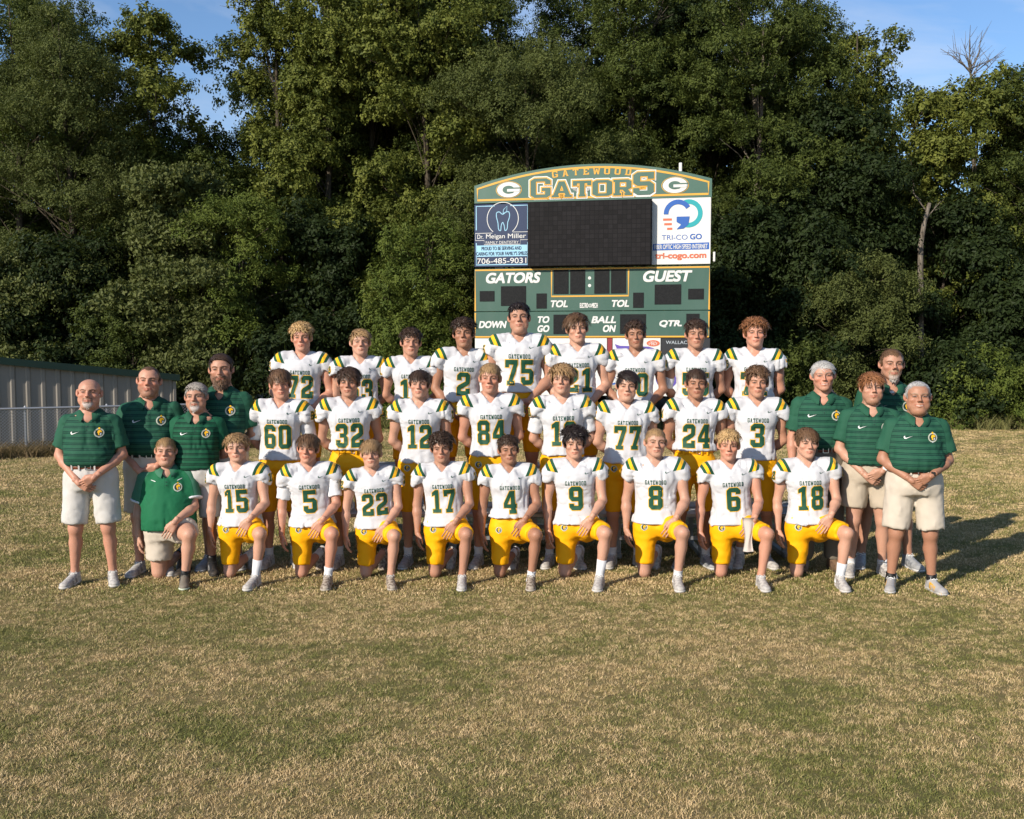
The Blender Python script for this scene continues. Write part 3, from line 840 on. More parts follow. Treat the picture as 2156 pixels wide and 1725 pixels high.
# ------------------------------------------------------------------ hair: locks grown over the scalp
def hair_mesh(p, seed):
    style = p['style']
    if style == 'bald': return None
    r = np.random.default_rng(seed + 77)
    prm = dict(crew=(720, .020, .0022, .3), side=(640, .060, .0040, .35), fringe=(640, .060, .0040, .5), curly=(680, .048, .0042, 1.0),
               messy=(640, .056, .0040, .8), tuft=(620, .042, .0038, .7), thin=(700, .034, .0026, .35), wavy=(640, .066, .0042, .7), buzz=(700, .009, .0022, .3))[style]
    n, L, w, mess = prm; n = int(n * 1.9); w *= .78
    L *= p.get('hlen', 1.0); n = int(n * p.get('hnum', 1.0))
    # roots: even points on a sphere, mapped to the skull
    m = int(n * 2.4)
    k = np.arange(m) + 0.5
    ph = np.arccos(1 - 2 * k / m); th = np.pi * (1 + 5 ** 0.5) * k
    D = np.stack([np.cos(th) * np.sin(ph), np.sin(th) * np.sin(ph), np.cos(ph)], 1)
    D += r.normal(0, 0.035, D.shape); D /= np.linalg.norm(D, axis=1)[:, None]
    def skull(D):
        c1, r1 = np.array([0, 0.011, 0.034]), np.array([0.0775, 0.1005, 0.0835])
        return c1 + D / np.sqrt(((D / r1) ** 2).sum(1))[:, None]
    P = skull(D)
    h = hairline(p, P[:, 0], P[:, 1], P[:, 2])
    keep = (h > 0.5) & (D[:, 2] > -0.85)
    if style == 'thin':
        keep &= r.random(m) < 0.9
    P, D = P[keep], D[keep]
    n = len(P)
    nrm = D / np.array([0.0775, 0.0975, 0.0835]) ** 2; nrm /= np.linalg.norm(nrm, axis=1)[:, None]
    x, y, z = P.T
    ax = np.abs(x)
    top = sstep(z, 0.055, 0.085); fr = sstep(-y, 0.0, 0.06) * sstep(z, 0.045, 0.07)
    side = 1 - top
    part = p.get('part', 0.5)           # which way the fringe sweeps
    # growth direction
    T = np.zeros((n, 3))
    if style in ('side',):
        T += top[:, None] * np.array([0.9 * np.sign(part), -0.35, 0.25]) + (side * np.sign(x))[:, None] * np.array([0.15, 0, 0]) + side[:, None] * np.array([0, 0.25, -0.9])
        up = 0.55
    elif style in ('fringe',):
        T += top[:, None] * np.stack([0.35 * part + x * 5, np.full(n, -1.0), np.full(n, 0.0)], 1) + side[:, None] * np.array([0, -0.1, -1.0])
        up = 0.45
    elif style == 'wavy':
        T += top[:, None] * np.stack([0.5 * part + x * 8, np.full(n, -0.5), np.full(n, .2)], 1) + side[:, None] * np.stack([x * 4, np.full(n, 0.1), np.full(n, -0.9)], 1)
        up = 0.55
    elif style in ('curly', 'messy', 'tuft'):
        T += top[:, None] * np.stack([0.25 * part + x * 5, -0.4 + y * 3, np.full(n, 0.35)], 1) + side[:, None] * np.stack([x * 5, np.full(n, 0.05), np.full(n, -0.35)], 1)
        T += r.normal(0, 0.45, T.shape)
        up = 0.85
    elif style == 'thin':
        T += top[:, None] * np.array([0.7 * part, 0.4, 0.1]) + side[:, None] * np.array([0, 0.55, -0.8]); up = 0.25
    else:
        T += top[:, None] * np.array([0.1, -0.6, 0.2]) + side[:, None] * np.array([0, 0.3, -0.8]); up = 0.5
    T += r.normal(0, 0.22 * mess, T.shape)
    T -= nrm * (T * nrm).sum(1)[:, None]; T /= np.linalg.norm(T, axis=1)[:, None] + 1e-6
    ln = L * (0.75 + 0.5 * r.random(n)) * np.where(side > .5, p.get('sidelen', 0.55), 1.0)
    ln *= np.where(z < 0.0, 0.62, 1.0) * (1 + p.get('front', 0.0) * fr)
    vol = p.get('vol', 1.0)
    S = 5
    t = np.linspace(0, 1, S)
    bodyup = up * vol * 1.35 * np.where(side > .5, 0.5, 1.0)
    lift = .007 * vol * np.where(side > .5, .4, 1.0) * (0 if style in ('crew', 'buzz', 'thin') else 1)
    curl_a = r.random(n) * 6.28; curl_f = (5.5 if style == 'curly' else 3.0) * (0.7 + .6 * r.random(n))
    curl_r = mess * ln * (0.22 if style == 'curly' else 0.10)
    bx = np.cross(nrm, T)
    pts = np.zeros((n, S, 3))
    for i, ti in enumerate(t):
        rise = bodyup * ln * (ti - 0.62 * ti * ti)
        q = P + nrm * (rise + 0.0005 + lift * min(1, ti * 2.5))[:, None] + T * (ln * ti * (1 - .10 * ti))[:, None]
        q[:, 2] -= ln * ti * ti * p.get('drop', 0.28)
        a = curl_a + curl_f * ti
        q += bx * (curl_r * np.sin(a) * ti)[:, None] + nrm * (curl_r * 0.7 * np.cos(a) * ti)[:, None]
        # keep outside the skull
        d = q - np.array([0, 0.011, 0.034]); e = np.sqrt(((d / np.array([0.0790, 0.1030, 0.0855])) ** 2).sum(1))
        f = np.where(e < 1, 1 / np.maximum(e, .2), 1.0)
        q = np.array([0, 0.011, 0.034]) + d * f[:, None]
        pts[:, i] = q
    tg = np.gradient(pts, axis=1); tg /= np.linalg.norm(tg, axis=2)[..., None] + 1e-9
    B = np.cross(tg, nrm[:, None, :] + 1e-4); B /= np.linalg.norm(B, axis=2)[..., None] + 1e-9
    N2 = np.cross(B, tg)
    wid = (w * (0.7 + .6 * r.random(n)))[:, None] * np.array([.8, 1.0, .95, .7, .15])[None]
    V = np.stack([pts - wid[..., None] * B, pts + wid[..., None] * B], 2).reshape(-1, 3)
    base = (np.arange(n) * S * 2)[:, None]
    q = [[i * 2, i * 2 + 1, (i + 1) * 2 + 1, (i + 1) * 2] for i in range(S - 1)]
    Q = (base[:, :, None] + np.array(q)[None]).reshape(-1, 4)
    tint = np.repeat(r.normal(0, 1, n), S * 2)
    along = np.tile(np.repeat(t, 2), n)
    return V, Q, tint, along
def beard_mesh(p, seed):
    """short strands on cheeks, chin and upper lip"""
    b = p.get('beard')
    if not b: return None
    r = np.random.default_rng(seed + 99)
    n = b.get('n', 420)
    P = []
    while len(P) < n:
        u = r.uniform(-1, 1); zz = r.uniform(-0.118, -0.028)
        ax = abs(u)
        full = b['kind'] == 'full'
        if full:
            if zz > -0.045 and ax < 0.5 and zz > -0.040: continue
            if abs(zz + .060) < .009 and ax < .33: continue
            if zz > -0.05 and ax < .78 and ax > .45: continue
        else:
            if ax > 0.46: continue
            if abs(zz + .060) < .010 and ax < .34: continue
            if zz > -.05 and zz < -.035 and ax > .45: continue
            if zz > -0.038: continue
        th = u * 1.45
        wz = np.interp(zz, [-.118, -.10, -.07, -.03], [.030, .046, .058, .066])
        dz = np.interp(zz, [-.118, -.10, -.07, -.03], [.078, .088, .092, .090])
        P.append((wz * math.sin(th), -dz * math.cos(th) * (1 if full else 1) + 0.002, zz))
    P = np.array(P)
    nrm = P - np.array([0, -0.01, -0.06]); nrm /= np.linalg.norm(nrm, axis=1)[:, None]
    T = nrm * 0.5 + np.array([0, 0, -1.0]) + r.normal(0, .25, P.shape); T /= np.linalg.norm(T, axis=1)[:, None]
    ln = b.get('len', .02) * .8 * (.6 + .8 * r.random(n)) * np.interp(P[:, 2], [-.11, -.04], [1.2, 0.45])
    pts = np.stack([P - nrm * .006, P + nrm * .004 + T * ln[:, None] * .4, P + nrm * .003 + T * ln[:, None]], 1)
    bx = np.cross(T, nrm); bx /= np.linalg.norm(bx, axis=1)[:, None]
    w = 0.0022
    V = np.concatenate([pts[:, 0] - bx * w, pts[:, 0] + bx * w, pts[:, 1] - bx * w, pts[:, 1] + bx * w, pts[:, 2] - bx * w * .3, pts[:, 2] + bx * w * .3])
    i = np.arange(n)
    Q = np.concatenate([np.stack([i, i + n, i + 3 * n, i + 2 * n], 1), np.stack([i + 2 * n, i + 3 * n, i + 5 * n, i + 4 * n], 1)])
    tint = np.tile(r.normal(0, 1, n), 6)
    gz = np.tile(sstep(-P[:, 2], .06, .10), 6)
    return V, Q, tint, gz
SKIN_MAT = mat('skin', rough=0.52, spec=0.35)
def _skin():
    t = NT(SKIN_MAT)
    c = t.attr('col', 'Color')
    n = t.noise(60, 3, .6, t.obj_co())
    t.base(t.mix(t.ramp(n, .3, .7, 0, .22), c, t.mix(1.0, c, (.80, .66, .60), 'MULTIPLY')))
    t.b.inputs['Subsurface Weight'].default_value = 0.06
    t.b.inputs['Subsurface Radius'].default_value = (0.012, 0.005, 0.003)
    t.b.inputs['Subsurface Scale'].default_value = 0.6
_skin()
HAIR_MATS = {}
def hair_mat(c, c2=None):
    key = (tuple(np.round(c, 3)), tuple(np.round(c2, 3)) if c2 is not None else None)
    if key in HAIR_MATS: return HAIR_MATS[key]
    m = mat('hair', rough=0.45, spec=0.35); t = NT(m)
    v = t.attr('tint'); c = np.array(c)
    f = t.ramp(v, -1.6, 1.6)
    a = t.mix(f, tuple(c * 0.7), tuple(np.minimum(c * 1.35, .9)))
    if c2 is not None: a = t.mix(t.attr('along'), a, t.mix(f, tuple(np.array(c2) * .7), tuple(np.minimum(np.array(c2) * 1.3, .9))))
    else: a = t.mix(t.math('MULTIPLY', t.attr('along'), 0.3), a, tuple(np.minimum(c * 1.7, .9)))
    t.base(a)
    HAIR_MATS[key] = m
    return m
# ------------------------------------------------------------------ flat prints: block numerals and letters, marks, crests
def _rc(x0, y0, x1, y1): return [(x0, y0), (x1, y0), (x1, y1), (x0, y1)]
GLY = {
 '0': [[(1.2, 0), (4.8, 0), (6, 1.2), (6, 8.8), (4.8, 10), (1.2, 10), (0, 8.8), (0, 1.2)], _rc(2, 1.9, 4, 8.1)],
 '1': [[(.6, 0), (5.2, 0), (5.2, 1.6), (4.1, 1.6), (4.1, 10), (2.5, 10), (.5, 8.7), (.5, 7.1), (2, 7.6), (2, 1.6), (.6, 1.6)]],
 '2': [[(0, 0), (6, 0), (6, 3), (4.2, 3), (4.2, 1.9), (2, 1.9), (2, 2.7), (5.2, 4.5), (6, 5.5), (6, 8.8), (4.8, 10), (1.2, 10), (0, 8.8), (0, 6.7), (2, 6.7), (2, 8.1), (4, 8.1), (4, 6.1), (.8, 4.4), (0, 3.4)]],
 '3': [[(1.2, 0), (4.8, 0), (6, 1.2), (6, 4.2), (5.2, 5), (6, 5.8), (6, 8.8), (4.8, 10), (1.2, 10), (0, 8.8), (0, 6.9), (2, 6.9), (2, 8.1), (4, 8.1), (4, 5.9), (2, 5.9), (2, 4.1), (4, 4.1), (4, 1.9), (2, 1.9), (2, 3.1), (0, 3.1), (0, 1.2)]],
 '4': [[(2.6, 0), (6, 0), (6, 1.6), (5.4, 1.6), (5.4, 2.4), (6.2, 2.4), (6.2, 4.1), (5.4, 4.1), (5.4, 10), (2.9, 10), (0, 4.4), (0, 2.4), (3.4, 2.4), (3.4, 1.6), (2.6, 1.6)], [(1.8, 4.1), (3.4, 4.1), (3.4, 7.4)]],
 '5': [[(1.2, 0), (4.8, 0), (6, 1.2), (6, 5.2), (4.8, 6.4), (2, 6.4), (2, 8.1), (5.7, 8.1), (5.7, 10), (0, 10), (0, 4.7), (4, 4.7), (4, 1.9), (2, 1.9), (2, 3.1), (0, 3.1), (0, 1.2)]],
 '6': [[(1.2, 0), (4.8, 0), (6, 1.2), (6, 5), (4.8, 6.2), (2, 6.2), (2, 8.1), (4, 8.1), (4, 7.2), (6, 7.2), (6, 8.8), (4.8, 10), (1.2, 10), (0, 8.8), (0, 1.2)], _rc(2, 1.9, 4, 4.4)],
 '7': [[(.9, 0), (4.4, 0), (4.4, 1.6), (3.6, 1.6), (6, 8), (6, 10), (0, 10), (0, 7), (1.8, 7), (1.8, 8.1), (3.9, 8.1), (1.6, 1.6), (.9, 1.6)]],
 '8': [[(1.2, 0), (4.8, 0), (6, 1.2), (6, 4.2), (5.2, 5), (6, 5.8), (6, 8.8), (4.8, 10), (1.2, 10), (0, 8.8), (0, 5.8), (.8, 5), (0, 4.2), (0, 1.2)], _rc(2, 1.9, 4, 4.1), _rc(2, 5.9, 4, 8.1)],
 '9': [[(1.2, 0), (4.8, 0), (6, 1.2), (6, 8.8), (4.8, 10), (1.2, 10), (0, 8.8), (0, 5), (1.2, 3.8), (4, 3.8), (4, 1.9), (2, 1.9), (2, 2.8), (0, 2.8), (0, 1.2)], _rc(2, 5.6, 4, 8.1)],
 'G': [[(1.2, 0), (4.8, 0), (6, 1.2), (6, 5), (3.4, 5), (3.4, 3.5), (4.4, 3.5), (4.4, 1.6), (1.6, 1.6), (1.6, 8.4), (4.4, 8.4), (4.4, 7), (6, 7), (6, 8.8), (4.8, 10), (1.2, 10), (0, 8.8), (0, 1.2)]],
 'A': [[(0, 0), (2.2, 0), (2.2, 1.2), (1.9, 1.2), (2.2, 2.6), (4, 2.6), (4.3, 1.2), (4, 1.2), (4, 0), (6.2, 0), (6.2, 1.2), (5.7, 1.2), (4, 10), (2.2, 10), (.5, 1.2), (0, 1.2)], [(2.5, 4), (3.7, 4), (3.1, 7.6)]],
 'T': [[(1.9, 0), (4.1, 0), (4.1, 1.2), (3.8, 1.2), (3.8, 8.4), (4.7, 8.4), (4.7, 7), (6, 7), (6, 10), (0, 10), (0, 7), (1.3, 7), (1.3, 8.4), (2.2, 8.4), (2.2, 1.2), (1.9, 1.2)]],
 'E': [[(0, 0), (6, 0), (6, 3), (4.6, 3), (4.6, 1.6), (2.2, 1.6), (2.2, 4.2), (4, 4.2), (4, 5.8), (2.2, 5.8), (2.2, 8.4), (4.6, 8.4), (4.6, 7), (6, 7), (6, 10), (0, 10), (0, 8.6), (.6, 8.6), (.6, 1.4), (0, 1.4)]],
 'W': [[(1.4, 0), (2.9, 0), (4, 4.8), (5.1, 0), (6.6, 0), (7.5, 8.7), (8, 8.7), (8, 10), (5.9, 10), (5.9, 8.7), (6.2, 8.7), (5.7, 3.6), (4.6, 8.2), (3.4, 8.2), (2.3, 3.6), (1.8, 8.7), (2.1, 8.7), (2.1, 10), (0, 10), (0, 8.7), (.5, 8.7)]],
 'O': [[(1.2, 0), (4.8, 0), (6, 1.2), (6, 8.8), (4.8, 10), (1.2, 10), (0, 8.8), (0, 1.2)], _rc(1.7, 1.6, 4.3, 8.4)],
 'D': [[(0, 0), (4.8, 0), (6, 1.2), (6, 8.8), (4.8, 10), (0, 10), (0, 8.6), (.6, 8.6), (.6, 1.4), (0, 1.4)], _rc(2.2, 1.6, 4.3, 8.4)],
}
def fill_polys(polys, offset=0.0):
    """filled flat sheet of outlines (with holes) grown by offset: V (n,2), T (m,3)"""
    if offset == 0.0:
        V, T, n = [], [], 0
        for g in loops(polys):
            T += [[i + n for i in t] for t in tessellate_polygon([[Vector((q[0], q[1], 0)) for q in p] for p in g])]
            V += [q for p in g for q in p]; n = len(V)
        V, T = np.array(V, float), np.array(T)
        a, b, c = V[T[:, 0]], V[T[:, 1]], V[T[:, 2]]
        ar = (b[:, 0] - a[:, 0]) * (c[:, 1] - a[:, 1]) - (b[:, 1] - a[:, 1]) * (c[:, 0] - a[:, 0])
        T[ar < 0] = T[ar < 0][:, ::-1]
        return V, T[np.abs(ar) > 1e-12]
    cu = bpy.data.curves.new('fill', 'CURVE'); cu.dimensions = '2D'; cu.fill_mode = 'BOTH'; cu.offset = offset
    for p in polys:
        sp = cu.splines.new('POLY'); sp.points.add(len(p) - 1)
        for i, q in enumerate(p): sp.points[i].co = (q[0], q[1], 0, 1)
        sp.use_cyclic_u = True
    o = bpy.data.objects.new('fill', cu)
    me = bpy.data.meshes.new_from_object(o)
    V = np.array([v.co[:2] for v in me.vertices]); 
    me.calc_loop_triangles()
    T = np.array([t.vertices[:] for t in me.loop_triangles])
    bpy.data.objects.remove(o); bpy.data.curves.remove(cu); bpy.data.meshes.remove(me)
    # one facing only, counter-clockwise
    a, b, c = V[T[:, 0]], V[T[:, 1]], V[T[:, 2]]
    ar = (b[:, 0] - a[:, 0]) * (c[:, 1] - a[:, 1]) - (b[:, 1] - a[:, 1]) * (c[:, 0] - a[:, 0])
    T[ar < 0] = T[ar < 0][:, ::-1]
    return V, T[np.abs(ar) > 1e-12]
def inside(p, q):
    x, y = p; r = False
    for (x0, y0), (x1, y1) in zip(q, q[1:] + q[:1]):
        if (y0 > y) != (y1 > y) and x < (x1 - x0) * (y - y0) / (y1 - y0) + x0: r = not r
    return r
def loops(polys):
    """group outlines with the holes that lie in them"""
    outer = [p for i, p in enumerate(polys) if not any(inside(p[0], q) for j, q in enumerate(polys) if j != i)]
    return [[o] + [p for p in polys if p is not o and inside(p[0], o)] for o in outer]
def text_polys(txt, w, h, gap=0.22):
    """outlines of block text centred on 0, total width w, height h"""
    x = 0; out = []
    for ch in txt:
        gw = max(q[0] for q in GLY[ch][0])
        out += [[(q[0] + x, q[1]) for q in p] for p in GLY[ch]]
        x += gw + gap * 6
    x -= gap * 6
    return [[((q[0] - x / 2) * w / x, (q[1] - 5) * h / 10) for q in p] for p in out]
def cut_grid(V, T, step):
    bm = bmesh.new()
    vs = [bm.verts.new((v[0], v[1], 0)) for v in V]
    for t in T:
        try: bm.faces.new([vs[i] for i in t])
        except ValueError: pass
    for ax in (0, 1):
        lo, hi = V[:, ax].min(), V[:, ax].max()
        x = math.ceil(lo / step) * step
        while x < hi - 1e-5:
            no = (1, 0, 0) if ax == 0 else (0, 1, 0)
            co = (x, 0, 0) if ax == 0 else (0, x, 0)
            bmesh.ops.bisect_plane(bm, geom=bm.verts[:] + bm.edges[:] + bm.faces[:], plane_co=co, plane_no=no, dist=1e-6)
            x += step
    bmesh.ops.triangulate(bm, faces=bm.faces[:])
    bm.verts.index_update()
    V2 = np.array([v.co[:2] for v in bm.verts]); T2 = np.array([[v.index for v in f.verts] for f in bm.faces])
    bm.free()
    return V2, T2
_cache = {}
def print_sheet(key, polys, offset=0.0, step=0.016):
    k = (key, round(offset, 5), step)
    if k not in _cache:
        V, T = fill_polys(polys, offset)
        _cache[k] = cut_grid(V, T, step)
    return _cache[k]
def project(sheet, origin, right, up, into, bvh, lift):
    """lay a flat sheet onto a surface along a direction"""
    V, T = sheet
    O = np.asarray(origin, float); r, u, d = (np.asarray(q, float) for q in (right, up, into))
    P = O + V[:, :1] * r + V[:, 1:] * u
    out = np.zeros((len(P), 3)); ok = np.zeros(len(P), bool)
    vd = Vector(d)
    for i, p in enumerate(P):
        hit = bvh.ray_cast(Vector(p - d * 0.6), vd, 1.2)
        if hit[0] is not None:
            nn = hit[1]
            out[i] = np.array(hit[0]) + (np.array(nn) * lift if nn.dot(vd) < 0 else -d * lift); ok[i] = True
    T = T[ok[T].all(1)]
    return out, T
def stamp(name, layers, origin, right, up, into, bvh, parent):
    """layers: (sheet, lift, material) laid one over the other as one print"""
    Vs, Ts, mi, ms, n = [], [], [], [], 0
    for sheet, lift, m in layers:
        V, T = project(sheet, origin, right, up, into, bvh, lift)
        if not len(T): continue
        Vs.append(V); Ts.append(T + n); n += len(V); mi.append(np.full(len(T), len(ms))); ms.append(m)
    if not Vs: return None
    me = mesh_np(name, np.concatenate(Vs), np.concatenate(Ts), True, mats=ms, mat_idx=np.concatenate(mi))
    return obj(name, me, parent)
SWOOSH = [[(0.0, .35), (.10, .12), (.28, .05), (.50, .14), (1.6, .62), (.62, .30), (.38, .24), (.26, .28), (.20, .42), (.24, .62), (.06, .50)]]
SWOOSH = [[((x - .75) / 1.6, (y - .3) / 1.6) for x, y in SWOOSH[0]]]
def circle_poly(r, n=20, cx=0, cy=0, sy=1.0): return [(cx + r * math.cos(a), cy + sy * r * math.sin(a)) for a in np.arange(n) / n * 2 * np.pi]
CREST = {'ring': [circle_poly(.48, 24), circle_poly(.36, 24)],
         'field': [circle_poly(.36, 20)],
         'gold': [[(-.18, .02), (-.10, .24), (.08, .30), (.24, .18), (.26, .02), (.12, .08), (.02, -.04), (.06, -.26), (-.08, -.24), (-.10, -.06)], circle_poly(.10, 10, .0, .46)],
         'grey': [[(.10, -.02), (.24, -.04), (.20, -.22), (.10, -.30)], circle_poly(.07, 8, .0, -.46)]}
M_WHITE = mat('jersey_white', (.80, .80, .80), .72, .2)
M_PGREEN = mat('print_green', (.011, .066, .036), .6, .25)
M_PGOLD = mat('print_gold', (.80, .42, .015), .6, .25)
M_PWHITE = mat('print_white', (.78, .78, .76), .6, .25)
M_PGREY = mat('print_grey', (.40, .44, .48), .6, .25)
M_RING = mat('crest_ring', (.42, .44, .36), .6, .25)
M_PNAVY = mat('print_dark', (.012, .035, .028), .6, .25)
def crest(parent, origin, size, bvh, right=(1, 0, 0), up=(0, 0, 1), into=(0, 1, 0)):
    sh = {k: [[(x * size, y * size) for x, y in p] for p in v] for k, v in CREST.items()}
    L = [(print_sheet(('cr', k, size), sh[k], 0, .02), l, m) for k, m, l in
         (('ring', M_RING, .0030), ('field', M_PNAVY, .0026), ('gold', M_PGOLD, .0042), ('grey', M_PGREY, .0042))]
    return stamp('crest', L, origin, right, up, into, bvh, parent)

# ------------------------------------------------------------------ hands and shoes, made once each
def hand_template(curl, spread=1.0):
    f = Field((-0.075, -0.085, -0.215), (0.04, 0.06, 0.065), 0.0057)
    ys = np.array([-.0285, -.0095, .0095, .0265]) * spread
    f.cone((0, 0, .040), (0, 0, -.02), .0205, .0235, .012, sq=((0, 1, 0), 1.12))
    for y in ys: f.cone((0, y * .7, -.015), (0, y, -.085), .0150, .0115, .012)
    f.ell((-.008, -.024, -.040), (.013, .016, .028), .012)
    f.ell((-.006, .022, -.045), (.012, .013, .032), .012)
    for y, ln in zip(ys, ((.044, .026, .021), (.048, .030, .022), (.044, .028, .021), (.034, .021, .019))):
        p = np.array([0, y, -.085]); a = 0.12 + curl * 0.15
        r = .0088 if ln[0] > .04 else .0078
        for i, l in enumerate(ln):
            a += (0.25, 0.55, 0.45)[i] * curl + (0.06 if i else 0)
            q = p + np.array([-math.sin(a) * l, y * .10 * (1 if i == 0 else .3), -math.cos(a) * l])
            f.cone(p, q, r, r - .0008, .002 if i == 0 else .003); p = q; r -= .0006
    f.cone((-.004, -.026, -.022), (-.014, -.046, -.056), .0135, .0110, .008)
    f.cone((-.014, -.046, -.056), (-.022, -.050 + .01 * curl, -.084), .0102, .0094, .004)
    f.cone((-.022, -.050 + .01 * curl, -.084), (-.030, -.046 + .014 * curl, -.106), .0094, .0078, .004)
    return f.mesh()
HANDS = {'relaxed': hand_template(.45), 'grip': hand_template(1.15), 'drape': hand_template(.30, 1.15)}
def place_hand(kind, s, wrist, d, t):
    V, F = HANDS[kind]
    V = V.copy()
    if s < 0: V[:, 0] *= -1; F = F[:, ::-1]
    d = np.asarray(d, float); d /= np.linalg.norm(d); t = np.asarray(t, float)
    t = t - d * (t @ d); t /= np.linalg.norm(t)
    z, y = -d, -t; x = np.cross(y, z)
    return V @ np.stack([x, y, z]) + np.asarray(wrist), F
def shoe_template():
    f = Field((-.065, -.245, -.012), (.065, .095, .14), .0060)
    f.cone((0, .035, .036), (0, -.060, .034), .034, .036, 0)
    f.cone((0, -.060, .034), (.004, -.165, .030), .037, .036, .02)
    f.ell((.003, -.180, .032), (.044, .050, .030), .02)
    f.cone((0, .030, .040), (0, .022, .105), .038, .037, .02, flat=(None, 1.0))
    f.cone((0, .0, .080), (0, -.120, .040), .034, .034, .03)
    f.ell((0, .018, .125), (.026, .034, .03), .004, 'sub')
    f.apply(lambda x, y, z: z - .014 + 0 * x + 0 * y, (-.1, -.3, -.02), (.1, .1, .014), .002, 'sub')
    up = f.mesh()
    g = Field((-.065, -.250, -.012), (.065, .095, .05), .0070)
    g.cone((0, .035, .020), (0, -.055, .018), .041, .036, 0)
    g.cone((0, -.055, .018), (.004, -.170, .020), .037, .040, .02)
    g.ell((.003, -.180, .020), (.047, .052, .024), .02)
    g.apply(lambda x, y, z: np.maximum(-z, z - .028 - .012 * np.clip((y + .02) / .08, 0, 1)) * -1 + 0 * x, (-.1, -.3, -.02), (.1, .1, .06), .003, 'sub')
    so = g.mesh()
    lb = MB()
    for i in range(5):
        y = -.030 - .022 * i; z = .1065 - .0135 * i
        lb.tube([(-.019, y, z - .006), (0, y - .004, z + .004), (.019, y - .008, z - .006)], .0028, 5)
    lb.tube([(0, -.02, .112), (.022, -.018, .118), (.036, -.03, .100), (.02, -.03, .104)], .0022, 4)
    lb.tube([(0, -.02, .112), (-.022, -.022, .117), (-.036, -.036, .096), (-.02, -.034, .102)], .0022, 4)
    return up, so, lb
_up, _so, _lb = shoe_template()
SHOE_UP = mesh_np('shoe', *_up); SHOE_SOLE = mesh_np('sole', *_so)
_lo = _lb.build('laces', M_PWHITE); SHOE_LACE = _lo.data; bpy.data.objects.remove(_lo)
_lcopies = {}
def shared(me, m):
    k = (me.name, m.name)
    if k not in _lcopies:
        c = me.copy(); c.materials.clear(); c.materials.append(m); _lcopies[k] = c
    return _lcopies[k]
def shoe_mat(name, up, acc, camo=0.0):
    m = mat(name, up, .6, .3); t = NT(m)
    co = t.obj_co(); x, y, z = t.sep(co)
    n = t.noise(38, 2, .5, co)
    ax = t.math('ABSOLUTE', x)
    side = t.math('MULTIPLY', t.ramp(ax, .030, .033), t.ramp(t.math('ABSOLUTE', t.math('SUBTRACT', y, -.075)), .055, .045))
    c = t.mix(t.math('MULTIPLY', side, t.ramp(n, .40, .55)), up, acc)
    if camo: c = t.mix(t.math('MULTIPLY', t.ramp(n, .48, .53), camo), c, acc)
    c = t.mix(t.math('MULTIPLY', t.ramp(t.noise(14, 4, .6, co), .45, .75), .35), c, (.20, .15, .10))
    t.base(c)
    return m
M_LACE = mat('lace_pale', (.55, .54, .52), .7)
SHOES = {
 'white': (shoe_mat('shoe_white', (.46, .44, .41), (.20, .19, .19), .45), mat('sole_white', (.50, .48, .45), .6), M_LACE),
 'sand': (shoe_mat('shoe_sand', (.36, .31, .25), (.12, .09, .07), .9), mat('sole_sand', (.36, .32, .27), .6), M_LACE),
 'grey': (shoe_mat('shoe_grey', (.30, .31, .32), (.14, .15, .17), .3), mat('sole_grey', (.50, .50, .50), .6), M_PWHITE),
 'gold': (shoe_mat('shoe_grey_gold', (.34, .33, .32), (.62, .33, .02)), mat('sole_pale', (.45, .44, .42), .6), M_PWHITE),
 'black': (shoe_mat('shoe_black', (.015, .015, .016), (.20, .20, .20)), mat('sole_black', (.02, .02, .02), .6), mat('lace_black', (.02, .02, .02))),
 'olive': (shoe_mat('shoe_olive', (.16, .14, .11), (.05, .05, .05)), mat('sole_mint', (.50, .55, .42), .6), mat('lace_dark', (.03, .03, .03))),
 'brown': (shoe_mat('shoe_brown', (.16, .10, .06), (.10, .06, .04)), mat('sole_brown', (.10, .07, .05), .6), mat('lace_brown', (.10, .06, .04))),
}
def shoe(kind, parent, loc, rot):
    u, so, la = SHOES[kind]
    o = obj('shoe', shared(SHOE_UP, u), parent)
    o.location = loc; o.rotation_euler = rot
    obj('sole', shared(SHOE_SOLE, so), o); obj('laces', shared(SHOE_LACE, la), o)
    return o

# ------------------------------------------------------------------ cloth materials
def cloth(name, c, weave=220, rough=.8, var=.12):
    m = mat(name, c, rough, .15); t = NT(m); co = t.obj_co()
    n = t.noise(9, 4, .6, co)
    t.base(t.mix(t.math('MULTIPLY', t.ramp(n, .35, .7), var), tuple(c), tuple(np.array(c) * .72)))
    b = t.noise(weave, 2, .5, co); t.bump(b, .12, .002)
    return m
M_GOLD = cloth('gold_football_pants', (.86, .40, .006), rough=.55)
M_GOLD_BELT = cloth('gold_belt', (.80, .37, .008), rough=.5)
M_KHAKI = cloth('light_khaki', (.50, .44, .36)); M_STONE = cloth('stone_grey', (.50, .48, .45)); M_TAN = cloth('tan_khaki', (.42, .36, .28))
M_OLIVE = cloth('olive_grey', (.15, .13, .10)); M_TEE = cloth('white_tee', (.62, .62, .63))
M_BROWN = mat('brown_leather', (.16, .05, .025), .45, .4); M_BLACK = mat('black_leather', (.012, .012, .012), .45, .4)
M_METAL = mat('buckle', (.6, .6, .58), .35, .5, 1.0)
